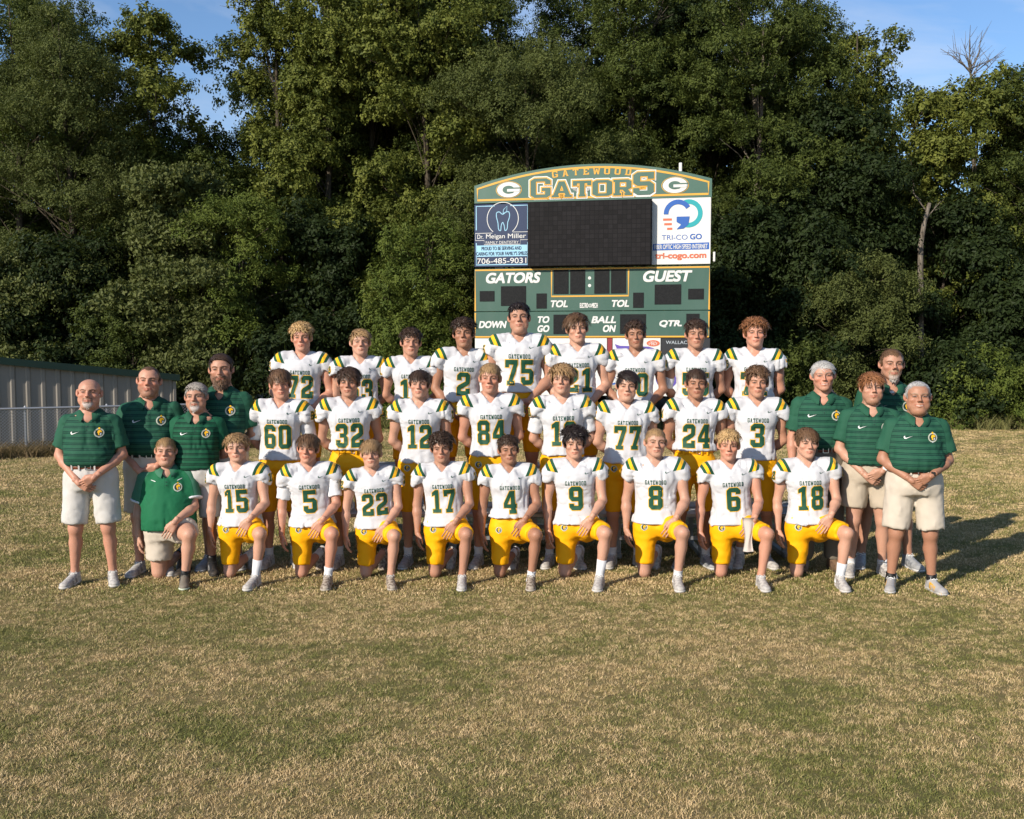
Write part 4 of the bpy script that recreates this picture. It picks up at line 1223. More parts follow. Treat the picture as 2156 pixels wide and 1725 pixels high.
def _jersey():
    m = mat('white_jersey', (.52, .52, .535), .75, .15); t = NT(m); co = t.obj_co(); x, y, z = t.sep(co)
    ax = t.math('ABSOLUTE', x)
    # shoulder bars: measured along a slightly slanted axis over the pad
    u = t.math('ADD', ax, t.math('MULTIPLY', t.math('SUBTRACT', .56, z), .42))
    band = lambda a, b: t.math('MULTIPLY', t.math('GREATER_THAN', u, a), t.math('LESS_THAN', u, b))
    on = t.math('GREATER_THAN', t.math('SUBTRACT', z, t.math('MULTIPLY', ax, .22)), .455)
    g = t.math('MULTIPLY', band(.176, .262), on); go = t.math('MULTIPLY', band(.204, .234), on)
    c = t.mix(g, (.52, .52, .535), (.011, .066, .036))
    c = t.mix(go, c, (.80, .42, .015))
    # mesh fabric near the hem and a faint yoke seam
    seam = t.math('LESS_THAN', t.math('ABSOLUTE', t.math('SUBTRACT', t.math('SUBTRACT', z, t.math('MULTIPLY', ax, .10)), .468)), .0016)
    c = t.mix(t.math('MULTIPLY', seam, .35), c, (.45, .45, .48))
    t.base(c)
    t.bump(t.noise(260, 2, .5, co), .10, .0015)
    t.b.inputs['Sheen Weight'].default_value = .1
    return m
M_JERSEY = _jersey()
def _polo(name, base, dark, stripes=True, sleeve=None):
    m = mat(name, base, .75, .15); t = NT(m); co = t.obj_co(); x, y, z = t.sep(co)
    sl = t.attr('slv')
    body = t.math('LESS_THAN', sl, 0.0)
    c = base
    if stripes:
        u = t.math('FRACT', t.math('DIVIDE', t.math('ADD', z, t.math('MULTIPLY', t.math('ABSOLUTE', y), -.05)), .048))
        b1 = t.math('LESS_THAN', u, .16)
        b2 = t.math('MULTIPLY', t.math('GREATER_THAN', u, .27), t.math('LESS_THAN', u, .43))
        dash = 1.0 if True else t.math('GREATER_THAN', t.math('FRACT', t.math('ADD', t.math('MULTIPLY', x, 95), t.math('MULTIPLY', z, 120))), .22)
        on = t.math('MULTIPLY', t.math('MULTIPLY', t.math('ADD', b1, b2), dash), body)
        c = t.mix(on, base, dark)
    if sleeve is not None: c = t.mix(body, sleeve, base)
    edge = t.math('LESS_THAN', t.math('ABSOLUTE', t.math('SUBTRACT', sl, -.002)), .0022)
    c = t.mix(t.math('MULTIPLY', edge, .6), c, dark)
    plk = t.math('MULTIPLY', t.math('LESS_THAN', t.math('ABSOLUTE', t.math('SUBTRACT', t.math('ABSOLUTE', x), .016)), .0014), t.math('MULTIPLY', t.math('GREATER_THAN', z, .40), t.math('LESS_THAN', y, -.02)))
    c = t.mix(t.math('MULTIPLY', plk, .7), c, dark)
    t.base(c)
    t.bump(t.noise(240, 2, .5, co), .10, .0015)
    return m
P_GREEN = (.018, .080, .047)
M_POLO = _polo('striped_green_polo', P_GREEN, (.006, .032, .024))
M_POLO2 = _polo('raglan_green_polo', (.012, .115, .050), (.006, .04, .025), False, (.045, .150, .092))
M_POLO3 = _polo('dark_striped_green_polo', (.010, .080, .040), (.003, .016, .012))
M_COLLAR = cloth('green_collar', (.018, .080, .047))
M_COLLAR2 = cloth('heather_collar', (.045, .150, .092))
# ------------------------------------------------------------------ lettering as thin flat sheets
def text_sheet(txt, w, h, bold=0.0, shear=0.0):
    cu = bpy.data.curves.new('t', 'FONT'); cu.body = txt; cu.size = 1.0; cu.offset = bold; cu.shear = shear
    o = bpy.data.objects.new('t', cu); me = bpy.data.meshes.new_from_object(o)
    V = np.array([v.co[:2] for v in me.vertices]); me.calc_loop_triangles()
    T = np.array([t.vertices[:] for t in me.loop_triangles])
    bpy.data.objects.remove(o); bpy.data.curves.remove(cu); bpy.data.meshes.remove(me)
    lo, hi = V.min(0), V.max(0)
    V = (V - (lo + hi) / 2) / (hi - lo) * np.array([w, h])
    return V, T
def flat(name, sheets, parent, x, z, y=0.0):
    """sheets: (V2, T, lift, material) facing -y, centred at (x, z) on the plane y"""
    Vs, Ts, mi, ms, n = [], [], [], [], 0
    for V, T_, lift, m in sheets:
        a, b, c = V[T_[:, 0]], V[T_[:, 1]], V[T_[:, 2]]
        ar = (b[:, 0] - a[:, 0]) * (c[:, 1] - a[:, 1]) - (b[:, 1] - a[:, 1]) * (c[:, 0] - a[:, 0])
        T2 = T_.copy(); T2[ar < 0] = T2[ar < 0][:, ::-1]
        Vs.append(np.stack([V[:, 0] + x, np.full(len(V), y - lift), V[:, 1] + z], 1)); Ts.append(T2 + n); n += len(V)
        mi.append(np.full(len(T2), len(ms))); ms.append(m)
    return obj(name, mesh_np(name, np.concatenate(Vs), np.concatenate(Ts), False, mats=ms, mat_idx=np.concatenate(mi)), parent)
def words(txt, w, h, m, parent, x, z, y=0.0, lift=.004, bold=0.0, shear=0.0):
    b = bold * h * 1.15                # heavier strokes: the same outlines laid several times, a little apart
    V, T_ = text_sheet(txt, w - 2 * b, h - 2 * b, 0.0, shear)
    sh = [(0, 0)] if b == 0 else [(0, 0), (-b, -b), (b, -b), (b, b), (-b, b), (-b, 0), (b, 0)]
    return flat('lettering', [(V + np.array(d), T_, lift + .0005 * i, m) for i, d in enumerate(sh)], parent, x, z, y)
def shape(name, polys, m, parent, x, z, y=0.0, lift=.004, off=0.0):
    V, T_ = fill_polys(polys, off)
    return flat(name, [(V, T_, lift, m)], parent, x, z, y)
def stroke(name, pts, w, m, parent, x, z, y=0.0, lift=.004, closed=False):
    """a line of even width drawn flat"""
    p = np.asarray(pts, float); n = len(p)
    t = (np.roll(p, -1, 0) - np.roll(p, 1, 0)) if closed else np.gradient(p, axis=0)
    t /= np.linalg.norm(t, axis=1)[:, None] + 1e-9; q = np.stack([-t[:, 1], t[:, 0]], 1) * w / 2
    V = np.concatenate([p - q, p + q]); k = n if closed else n - 1
    T_ = np.array([[i, (i + 1) % n, n + (i + 1) % n] for i in range(k)] + [[i, n + (i + 1) % n, n + i] for i in range(k)])
    return flat(name, [(V, T_, lift, m)], parent, x, z, y)
GLY['R'] = [[(0, 0), (2.6, 0), (2.6, 1.4), (2.1, 1.4), (2.1, 3.6), (3, 3.6), (4.1, 1.4), (3.7, 1.4), (3.7, 0), (6.2, 0), (6.2, 1.4), (5.8, 1.4), (4.9, 3.7), (6, 4.6), (6, 8.9), (4.9, 10), (0, 10), (0, 8.6), (.5, 8.6), (.5, 1.4), (0, 1.4)], _rc(2.1, 5.2, 4.3, 8.3)]
GLY['S'] = [[(1.2, 0), (4.8, 0), (6, 1.2), (6, 4.6), (4.8, 5.9), (2, 5.9), (2, 8.2), (4.2, 8.2), (4.2, 7), (6, 7), (6, 10), (1.2, 10), (0, 8.8), (0, 5.2), (1.2, 4), (4.1, 4), (4.1, 1.8), (1.8, 1.8), (1.8, 3), (0, 3), (0, 1.2)]]
def glyphs(txt, sizes, gap=.05):
    """row of block letters; sizes: (width, height) each, standing on z=0, centred in x"""
    x = 0; out = []
    for ch, (w, h) in zip(txt, sizes):
        gw = max(q[0] for q in GLY[ch][0])
        out += [[(q[0] / gw * w + x, q[1] / 10 * h) for q in p] for p in GLY[ch]]; x += w + gap
    x -= gap
    return [[(q[0] - x / 2, q[1]) for q in p] for p in out]

# ------------------------------------------------------------------ the scoreboard
BL, BR = at(999.5, 711, 23.6), at(1495.0, 711, 22.56)
_bd = (BR - BL); _bd[2] = 0; BW = float(np.linalg.norm(_bd)); _bd /= BW
_bn = np.array([_bd[1], -_bd[0], 0])            # towards the camera
def bp(zx, zy):
    """a place read in the enlarged view of the board -> (along, height) on the board's face"""
    d = ray((1850 + zx / 2.0533) / 1.9, (620 + zy / 2.0533) / 1.9)
    C = np.array([0, 0, CAM_H]); t = ((BL - C) @ _bn) / (d @ _bn); p = C + d * t
    return float((p - BL) @ _bd), float(p[2])
SB = thing('scoreboard', 'green football scoreboard with a dark video screen and arched heading, standing behind the team', 'scoreboard', (BL[0], BL[1], 0), math.atan2(_bd[1], _bd[0]))
def sheet_mat(name, c, c2=None, rough=.45):
    m = mat(name, c, rough, .35); t = NT(m); co = t.obj_co()
    n = t.noise(1.6, 5, .65, t.mapping(co, (1, 1, .35))); n2 = t.noise(30, 3, .6, co)
    d = c2 or tuple(np.array(c) * .7 + .012)
    t.base(t.mix(t.math('ADD', t.ramp(n, .42, .75, 0, .45), t.ramp(n2, .60, .75, 0, .25)), c, d))
    return m
M_BGREEN = sheet_mat('board_green', (.038, .092, .070), (.075, .125, .105)); M_HGREEN = sheet_mat('heading_green', (.055, .118, .090), (.10, .16, .135))
M_BGOLD = sheet_mat('board_gold', (.62, .33, .045)); M_BWHITE = sheet_mat('board_white', (.60, .60, .58), (.48, .47, .44))
M_NAVY = sheet_mat('ad_navy', (.011, .026, .075)); M_SKY = sheet_mat('ad_sky_blue', (.28, .52, .68)); M_BLUE = sheet_mat('ad_blue', (.025, .10, .36)); M_TEAL = sheet_mat('ad_teal', (.02, .30, .33))
M_RED = sheet_mat('ad_red', (.52, .13, .065)); M_MAROON = sheet_mat('ad_maroon', (.22, .03, .035)); M_PURPLE = sheet_mat('ad_purple', (.10, .07, .33)); M_TANAD = sheet_mat('ad_tan', (.32, .25, .15))
M_SOOT = sheet_mat('ad_black', (.020, .021, .025)); M_STEEL = mat('galvanised_steel', (.32, .33, .34), .45, .5, .6)
def led(name, sx, sz, a, b):
    m = mat(name, a, .7, .10); t = NT(m); x, y, z = t.sep(t.obj_co())
    lx = t.math('LESS_THAN', t.math('FRACT', t.math('MULTIPLY', x, sx)), .10); lz = t.math('LESS_THAN', t.math('FRACT', t.math('MULTIPLY', z, sz)), .10)
    cell = t.node('ShaderNodeTexWhiteNoise', noise_dimensions='2D'); cv = t.node('ShaderNodeCombineXYZ')
    t.set(cv.inputs[0], t.math('FLOOR', t.math('MULTIPLY', x, sx))); t.set(cv.inputs[1], t.math('FLOOR', t.math('MULTIPLY', z, sz))); t.l.new(cv.outputs[0], cell.inputs[0])
    t.base(t.mix(t.math('MAXIMUM', lx, lz), t.mix(cell.outputs[0], a, b), (.006, .006, .007)))
    return m
M_LED = led('led_modules', 9.5, 9.5, (.010, .0095, .010), (.016, .015, .016)); M_DIGIT = led('digit_window', 40, 40, (.013, .014, .015), (.020, .021, .022))
def rect(zx0, zy0, zx1, zy1):
    (a0, h1), (a1, h0) = bp(zx0, (zy0 + zy1) / 2), bp(zx1, (zy0 + zy1) / 2)
    xm = (zx0 + zx1) / 2; ht, hb = bp(xm, zy0)[1], bp(xm, zy1)[1]
    return (a0 + a1) / 2, (ht + hb) / 2, a1 - a0, ht - hb
def panel(name, zx0, zy0, zx1, zy1, y, th, m, parent=None):
    x, z, w, h = rect(zx0, zy0, zx1, zy1)
    return MB().box((x, y + th / 2, z), (w, th, h), bev=.008).build(name, m, parent or SB), x, z, w, h
ZB = bp(1060, 1498)[1]; Z1 = bp(1060, 921)[1]; Z2 = bp(1060, 375)[1]; ZM = bp(1060, 1285)[1]
Z0 = at(1245, 833, 23.1)[2]                      # foot of the lower advertisements
# arched heading
hs_ = []
zl = (bp(102, 252)[1] + bp(2044, 198)[1]) / 2; zc_ = bp(1090, 74)[1]
arc = [(BW * t, zl + (zc_ - zl) * math.sin(math.pi * t)) for t in np.linspace(0, 1, 25)]
arc = [(BW * t, zl + (zc_ - zl) * (1 - (2 * t - 1) ** 2)) for t in np.linspace(0, 1, 25)]
V, T_ = fill_polys([[(0, Z2 + .006), (BW, Z2 + .006)] + arc[::-1]])
n = len(V)
rim = [(0, Z2 + .006), (BW, Z2 + .006)] + arc[::-1]; k = len(rim)
mb = MB()
mb.add(np.concatenate([np.stack([V[:, 0], np.full(n, -.0), V[:, 1]], 1), np.stack([V[:, 0], np.full(n, .18), V[:, 1]], 1)]), None, np.concatenate([T_, T_[:, ::-1] + n]))
mb.add([[x, -.0, z] for x, z in rim] + [[x, .18, z] for x, z in rim], [[i, k + i, k + (i + 1) % k, (i + 1) % k] for i in range(k)])
HD = mb.build('heading_panel', M_HGREEN, SB)
def trim_line(pts, parent, w=.045, y=0.0, closed=True):
    return stroke('trim', pts, w, M_BGOLD, parent, 0, 0, y, .005, closed)
ins = .075
arcin = [(ins + (BW - 2 * ins) * t, zl - ins + (zc_ - zl) * (1 - (2 * t - 1) ** 2)) for t in np.linspace(0, 1, 25)]
trim_line([(ins, Z2 + ins)] + arcin + [(BW - ins, Z2 + ins)], HD)
# heading words and emblems
c = bp(1060, 350)[0]
bw = bp(1560, 260)[0] - bp(553, 260)[0]; zb = bp(1060, 340)[1]; hh = bp(1060, 190)[1] - zb
sz = [(bw * .165, hh * 1.06)] + [(bw * .165, hh * .86), (bw * .150, hh * .86), (bw * .160, hh * .86), (bw * .150, hh * .86)] + [(bw * .165, hh * 1.22)]
gp = glyphs('GATORS', sz, bw * .010)
L_ = []
for gi_, g in enumerate(loops(gp)):
    for off, lift, m in ((.050, .004, M_BWHITE), (.026, .012, M_BGOLD), (.0, .018, M_HGREEN)):
        V, T_ = fill_polys(g, off); L_.append((V, T_, lift + .001 * gi_, m))
flat('lettering', L_, HD, c, zb)
x0, x1 = bp(760, 145)[0], bp(1362, 145)[0]
for i, ch in enumerate('GATEWOOD'):
    t = i / 7; x = x0 + (x1 - x0) * t; zz = bp(1060, 134)[1] - .05 * (2 * t - 1) ** 2 * .9
    w, h = (.135 if ch != 'W' else .170), .150; a = -.14 * (2 * t - 1)
    gw = max(q[0] for q in GLY[ch][0])
    P = [[((q[0] / gw - .5) * w, (q[1] / 10 - .5) * h) for q in p] for p in GLY[ch]]
    P = [[(q[0] * math.cos(a) - q[1] * math.sin(a), q[0] * math.sin(a) + q[1] * math.cos(a)) for q in p] for p in P]
    shape('lettering', P, M_BGOLD, HD, x, zz, 0, .006)
def oval_g(zx, zy, zw, zh):
    x, z, w, h = rect(zx - zw / 2, zy - zh / 2, zx + zw / 2, zy + zh / 2); a = w / 2; s = h / w
    E = lambda k, dx=0: [circle_poly(a * k, 36, a * dx, 0, s)]
    q = lambda pts: [[(px * a, pz * a * s) for px, pz in pts]]
    L = []
    for polys, lift, m in ((E(1.0), .005, M_BGOLD), (E(.95), .008, M_HGREEN), (E(.90), .011, M_BWHITE), ([circle_poly(a * .46, 30, -.02 * a, 0, s * 1.05)], .014, M_HGREEN),
                           (q([(.28, .24), (.95, .24), (.95, .10), (.28, .10)]), .017, M_HGREEN), (q([(-.12, .08), (.86, .08), (.80, -.24), (-.12, -.24)]), .020, M_BWHITE),
                           (q([(-.12, -.24), (.40, -.24), (.34, -.34), (.26, -.42), (-.12, -.40)]), .0215, M_HGREEN)):
        V, T_ = fill_polys(polys); L.append((V, T_, lift, m))
    flat('emblem', L, HD, x, z)
oval_g(381, 287, 212, 138); oval_g(1747, 250, 226, 142)
# video screen, standing proud
SCR, sx_, sz_, sw_, sh_ = panel('video_screen', 550, 386, 1554, 914, -.24, .24, M_LED)
panel('screen_cabinet', 548, 384, 1556, 918, -.002, .10, M_SOOT)
# left advertisement
AD, ax_, az_, aw, ah = panel('dental_sign', 100, 404, 549, 920, -.02, .12, M_NAVY)
ay = -.02
U = lambda fx, fz: (ax_ + (fx - .5) * aw, az_ + (.5 - fz) * ah)      # fractions of the sign from its top left
def su(pts): return [U(*p) for p in pts]
for seg in ([(.035, .41), (.035, .03), (.37, .03)], [(.66, .03), (.975, .03), (.975, .41)], [(.035, .615), (.035, .965), (.975, .965), (.975, .615)]):
    stroke('frame_line', su(seg), .022, M_SKY, AD, 0, 0, ay)
cx, cz = U(.52, .235); R_ = aw * .285
th = np.linspace(math.radians(-52), math.radians(232), 40)
stroke('emblem', [(cx + R_ * math.cos(a), cz + R_ * math.sin(a) * 1.02) for a in th], .016, M_BWHITE, AD, 0, 0, ay)
TO = [(-.42, .30), (-.40, .55), (-.22, .60), (0, .44), (.22, .58), (.42, .58), (.46, .28), (.34, -.10), (.30, -.50), (.16, -.62), (.10, -.30), (0, -.08), (-.10, -.30), (-.14, -.62), (-.28, -.52), (-.32, -.12)]
TO = [(cx + x * R_ * .95, cz - R_ * .15 + y * R_ * .95) for x, y in TO]
TO2 = []
for i in range(len(TO)):
    p0, p1, p2, p3 = (np.array(TO[(i + k_) % len(TO)]) for k_ in (-1, 0, 1, 2))
    for t in (0, .25, .5, .75): TO2.append(.5 * (2 * p1 + (p2 - p0) * t + (2 * p0 - 5 * p1 + 4 * p2 - p3) * t * t + (3 * p1 - p0 - 3 * p2 + p3) * t ** 3))
stroke('emblem', TO2, .018, M_SKY, AD, 0, 0, ay, .006, True)
stroke('emblem', [(cx + R_ * .02, cz + R_ * .28), (cx + R_ * .05, cz + R_ * .55), (cx + R_ * .28, cz + R_ * .78), (cx + R_ * .26, cz + R_ * .45), (cx + R_ * .03, cz + R_ * .32)], .014, M_SKY, AD, 0, 0, ay, .006)
stroke('frame_line', su([(.33, .46), (.02, .46), (.02, .575), (.18, .575), (.18, .645), (.84, .645), (.84, .575), (.985, .575), (.985, .45), (.70, .45)]), .012, M_BWHITE, AD, 0, 0, ay)
wd = lambda txt, f0, f1, fz, fh, m, **kw: words(txt, (f1 - f0) * aw, fh * ah, m, AD, *U((f0 + f1) / 2, fz), y=ay, **kw)
wd('Dr.', .055, .165, .515, .070, M_BWHITE, bold=.008); wd('Meigan', .215, .560, .522, .092, M_BWHITE, bold=.008); wd('Miller', .615, .945, .512, .074, M_BWHITE, bold=.008)
wd('FAMILY DENTISTRY', .21, .81, .612, .046, M_BWHITE)
V = np.array([U(.045, .655), U(.965, .655), U(.965, .835), U(.045, .835)]); flat('light_band', [(V, np.array([[0, 2, 1], [0, 3, 2]]), .003, M_SKY)], AD, 0, 0, ay)
wd('PROUD TO BE SERVING AND', .13, .86, .705, .058, M_NAVY, bold=.018, lift=.006)
wd('CARING FOR YOUR FAMILY\'S SMILES', .03, .97, .788, .060, M_NAVY, bold=.018, lift=.006)
wd('706-485-9031', .05, .95, .905, .088, M_BWHITE, bold=.006)
# right advertisement
AD, ax_, az_, aw, ah = panel('internet_sign', 1556, 355, 2040, 900, -.02, .12, M_BWHITE)
def arcp(fx, fz, r, a0, a1, n=24, e=1.0):
    x, z = U(fx, fz); return [(x + r * math.cos(math.radians(a)), z + r * e * math.sin(math.radians(a))) for a in np.linspace(a0, a1, n)]
rr = aw * .20
stroke('emblem', arcp(.62, .235, rr * 1.0, 110, -125), .105, M_TEAL, AD, 0, 0, ay, .006)
stroke('emblem', arcp(.44, .235, rr * 1.0, 182, 30), .105, M_BLUE, AD, 0, 0, ay, .009)
shape('emblem', [su([(.42, .28), (.64, .28), (.62, .40), (.54, .46), (.42, .47), (.50, .40), (.42, .36)])[::-1]], M_BLUE, AD, 0, 0, ay, .012)
for f0, f1, fz in ((.19, .34, .32), (.21, .34, .39), (.26, .35, .46)):
    (xa, za), (xb, zb_) = U(f0, fz), U(f1, fz); stroke('emblem', [(xa, za), (xb, zb_)], .050, M_RED, AD, 0, 0, ay)
wd('TRI-CO', .17, .61, .59, .075, M_BLUE); wd('GO', .65, .85, .585, .085, M_BLUE, bold=.03)
V = np.array([U(.02, .685), U(.975, .675), U(.975, .78), U(.02, .785)]); flat('blue_band', [(V, np.array([[0, 2, 1], [0, 3, 2]]), .003, M_BLUE)], AD, 0, 0, ay)
wd('FIBER OPTIC HIGH SPEED INTERNET', .045, .95, .732, .070, M_BWHITE, bold=.012, lift=.006)
wd('tri-cogo.com', .06, .93, .880, .115, M_RED, bold=.035)
# score panels
SP, x, z, w, h = panel('score_panel', 100, 924, 2034, 1281, -.02, .14, M_BGREEN)
SQ, x2, z2, w2, h2 = panel('score_panel', 98, 1285, 2032, 1500, -.02, .14, M_BGREEN)
def R4(zx0, zy0, zx1, zy1): 
    x, z, w, h = rect(zx0, zy0, zx1, zy1); return [(x - w / 2, z - h / 2), (x + w / 2, z - h / 2), (x + w / 2, z + h / 2), (x - w / 2, z + h / 2)]
r_ = R4(107, 935, 2026, 1494)
zt, zbm = r_[2][1], r_[0][1]
stroke('trim', [(r_[0][0], ZM + .02), (r_[0][0], zt), (r_[1][0], zt), (r_[1][0], ZM + .02)], .036, M_BGOLD, SP, 0, 0, -.02, .005)
stroke('trim', [(r_[0][0], ZM - .02), (r_[0][0], zbm), (r_[1][0], zbm), (r_[1][0], ZM - .02)], .036, M_BGOLD, SQ, 0, 0, -.02, .005)
q_ = R4(733, 932, 1364, 1160); stroke('trim', [q_[3], q_[0], q_[1], q_[2]], .036, M_BGOLD, SP, 0, 0, -.02, .005)
for zz in ((144, 1119, 264, 1204), (318, 1079, 523, 1240), (609, 1139, 693, 1262), (749, 945, 872, 1143), (886, 945, 1008, 1143), (1084, 942, 1207, 1140), (1221, 940, 1345, 1138), (1402, 1132, 1489, 1256), (1579, 1065, 1796, 1228), (1854, 1100, 1982, 1187)):
    x, z, w, h = rect(*zz); MB().box((x, -.026, z), (w, .012, h)).build('digit_window', M_DIGIT, SP)
for zz in ((402, 1312, 523, 1470), (749, 1312, 955, 1472), (1295, 1309, 1507, 1470), (1838, 1305, 1946, 1460)):
    x, z, w, h = rect(*zz); MB().box((x, -.026, z), (w, .012, h)).build('digit_window', M_DIGIT, SQ)
for zy in (1012, 1074):
    x, z, w, h = rect(1032, zy - 13, 1058, zy + 13); shape('clock_dot', [circle_poly(w / 2, 16)], M_BWHITE, SP, x, z, -.02)
def wr(txt, zx0, zy0, zx1, zy1, par, bold=.040, sh=.22):
    x, z, w, h = rect(zx0, zy0, zx1, zy1); words(txt, w, h, M_BWHITE, par, x, z, -.02, .005, bold, sh)
wr('GATORS', 195, 967, 645, 1055, SP); wr('GUEST', 1485, 950, 1888, 1043, SP); wr('TOL', 727, 1195, 866, 1253, SP); wr('TOL', 1228, 1192, 1369, 1250, SP)
wr('DOWN', 136, 1365, 366, 1424, SQ); wr('TO', 620, 1326, 716, 1382, SQ); wr('GO', 618, 1400, 716, 1456, SQ); wr('BALL', 1060, 1325, 1262, 1383, SQ); wr('ON', 1155, 1398, 1262, 1456, SQ); wr('QTR.', 1618, 1358, 1802, 1418, SQ)
wr('ELECTRO', 965, 1217, 1034, 1258, SP, .03, 0); wr('MECH', 1064, 1217, 1113, 1258, SP, .03, 0)
x, z, w, h = rect(1034, 1222, 1064, 1254); flat('emblem', [(*fill_polys([circle_poly(w / 2, 18), circle_poly(w / 2 * .72, 18)]), .005, M_BWHITE), (*fill_polys([_rc(-w * .10, -w * .3, w * .10, w * .3)]), .005, M_BWHITE)], SP, x, z, -.02)
# lower advertisements, posts, fittings
zr = ZB - .02; zmid = at(1245, 768, 23.1)[2]
def low(name, px0, px1, zt_, zb2, m):
    a0, a1 = bp((px0 * 1.9 - 1850) * 2.0533, 1560)[0], bp((px1 * 1.9 - 1850) * 2.0533, 1560)[0]
    return MB().box(((a0 + a1) / 2, .03, (zt_ + zb2) / 2), (a1 - a0, .06, zt_ - zb2), bev=.006).build(name, m, SB), a0, a1
for px0, px1, m in ((1000, 1128, M_BWHITE), (1129, 1278, M_BWHITE), (1279, 1289, M_MAROON), (1290, 1391, M_BWHITE), (1392, 1495, M_SOOT)):
    o, a0, a1 = low('sponsor_sign', px0, px1, zr, zmid + .01, m); zc2 = (zr + zmid) / 2; hh2 = zr - zmid
    if px0 == 1000:
        shape('emblem', [[(-.32, -.16), (-.10, .14), (.02, .14), (-.06, -.16)], [(.06, -.16), (.06, .10), (.30, .20), (.36, -.16)]], M_BLUE, o, a0 + .45, zc2, 0)
    if px0 == 1290:
        shape('emblem', [[(-.42, -.02), (-.48, .12), (-.36, .08), (.30, .06), (.42, .02), (.42, -.10), (-.40, -.12)]], M_PURPLE, o, (a0 + a1) / 2 - .02, zc2 + .05, 0)
        shape('emblem', [circle_poly(.15, 24, 0, 0, .48)], M_RED, o, a1 - .17, zr - .12, 0, .006)
        words('1967', .19, .06, M_BWHITE, o, a1 - .17, zr - .135, 0, .009); words('Since', .12, .04, M_BWHITE, o, a1 - .17, zr - .085, 0, .009)
    if px0 == 1392:
        words('WALLACE & KI', .78, .075, M_PGREY, o, (a0 + a1) / 2 - .05, zr - .10, 0)
        stroke('emblem', [(-.16, -.02), (0, .12), (.16, -.02), (.11, -.02), (.11, -.16), (-.11, -.16), (-.11, -.02)], .02, M_BWHITE, o, a0 + .62, zc2 - .05, 0, .004, True)
for px0, px1, m in ((1000, 1278, M_BWHITE), (1279, 1391, M_BWHITE), (1392, 1495, M_BWHITE)):
    o, a0, a1 = low('sponsor_sign', px0, px1, zmid - .01, Z0, m)
    A = lambda px: bp((px * 1.9 - 1850) * 2.0533, 1560)[0]
    zz = lambda py: at(1245, py, 23.1)[2]
    if px0 == 1000:
        words('N', .16, .20, M_SOOT, o, A(1153), zz(802), 0); words('ND O', .50, .09, M_BLUE, o, A(1186), zz(819), 0)
    if px0 == 1279:
        words('C', .16, .20, M_BLUE, o, A(1278) + .12, zz(801), 0, .004, .03)
        V, T_ = fill_polys([_rc(-.20, -.09, .20, .09)]); flat('light_band', [(V, T_, .004, M_TANAD)], o, A(1279) + .22, zz(819), 0)
        words('ercial', .30, .10, M_SOOT, o, A(1279) + .22, zz(819), 0, .008, .02)
    if px0 == 1392:
        st5 = [(.16 * (1 if i % 2 == 0 else .42) * math.sin(i * math.pi / 5), .16 * (1 if i % 2 == 0 else .42) * math.cos(i * math.pi / 5)) for i in range(10)]
        shape('emblem', [circle_poly(.25, 20)], M_PURPLE, o, A(1404), zz(795), 0); shape('emblem', [st5], M_BWHITE, o, A(1402), zz(800), 0, .008)
for a in (.55, BW / 2, BW - .55):
    MB().box((a, .30, Z2 / 2 + .2), (.20, .22, Z2 + .4), bev=.01).build('post', M_STEEL, SB)
x, z = bp(1790, 100)
mb = MB(); mb.box((x, .09, z + .01), (.07, .06, .20), bev=.01); mb.tube([(x - .02, .09, z - .35), (x - .02, .09, z - .10)], .018, 6); mb.build('antenna_box', M_BWHITE, SB)
x, z = bp(2050, 836); mb = MB(); mb.box((BW + .07, .04, z), (.05, .06, .22), bev=.01); mb.build('side_box', M_BWHITE, SB)

# ------------------------------------------------------------------ metal shed with its corrugated sheets, and the fence before it
def wallpt(px, py): return None
WA, WB = at(-170, 930, 20.0), at(366, 892.7, 23.4)
WA[2] = WB[2] = 0
_wd = WB - WA; WL = float(np.linalg.norm(_wd)); _wd /= WL
SH = thing('metal_shed', 'long low shed of grey corrugated metal with a dark green roof edge, at the left', 'shed', WA, math.atan2(_wd[1], _wd[0]))
M_CORR = sheet_mat('grey_sheet_metal', (.215, .195, .165), (.155, .14, .115), .5); M_DKGREEN = sheet_mat('dark_green_trim', (.010, .030, .020))
def topz(a):     # roof edge drops gently towards the far corner
    p0, p1 = 1.86, 1.27
    return p0 + (p1 - p0) * a / WL
sheet_w = .915; k = 0; a = 0.0; corr = []
while a < WL - .02:
    b = min(a + sheet_w, WL)
    mb = MB(); xs = []; nrib = 3
    prof = []
    for i in range(nrib):
        u0 = a + (b - a) * i / nrib; du = (b - a) / nrib
        prof += [(u0, 0), (u0 + du * .62, 0), (u0 + du * .70, -.022), (u0 + du * .90, -.022), (u0 + du * .98, 0)]
    prof.append((b - .004, 0))
    V = [[u, v, 0.03] for u, v in prof] + [[u, v, topz(u) + .02] for u, v in prof]; m_ = len(prof)
    mb.add(V, [[i, i + 1, m_ + i + 1, m_ + i] for i in range(m_ - 1)])
    mb.build('sheet_panel', M_CORR, SH); a = b
mb = MB(); dp = 4.0
mb.add([[0, .01, .03], [WL, .01, .03], [WL, dp, .03], [0, dp, .03], [0, .01, topz(0)], [WL, .01, topz(WL)], [WL, dp, topz(WL)], [0, dp, topz(0)]], [[1, 2, 6, 5], [2, 3, 7, 6], [3, 0, 4, 7]])
mb.build('end_wall', M_CORR, SH)
mb = MB()
def beam(a0, a1, y0, y1, lo, hi):
    mb.add([[a0, y0, topz(a0) + lo], [a1, y0, topz(a1) + lo], [a1, y1, topz(a1) + lo], [a0, y1, topz(a0) + lo], [a0, y0, topz(a0) + hi], [a1, y0, topz(a1) + hi], [a1, y1, topz(a1) + hi], [a0, y1, topz(a0) + hi]],
           [[0, 3, 2, 1], [4, 5, 6, 7], [0, 1, 5, 4], [1, 2, 6, 5], [2, 3, 7, 6], [3, 0, 4, 7]])
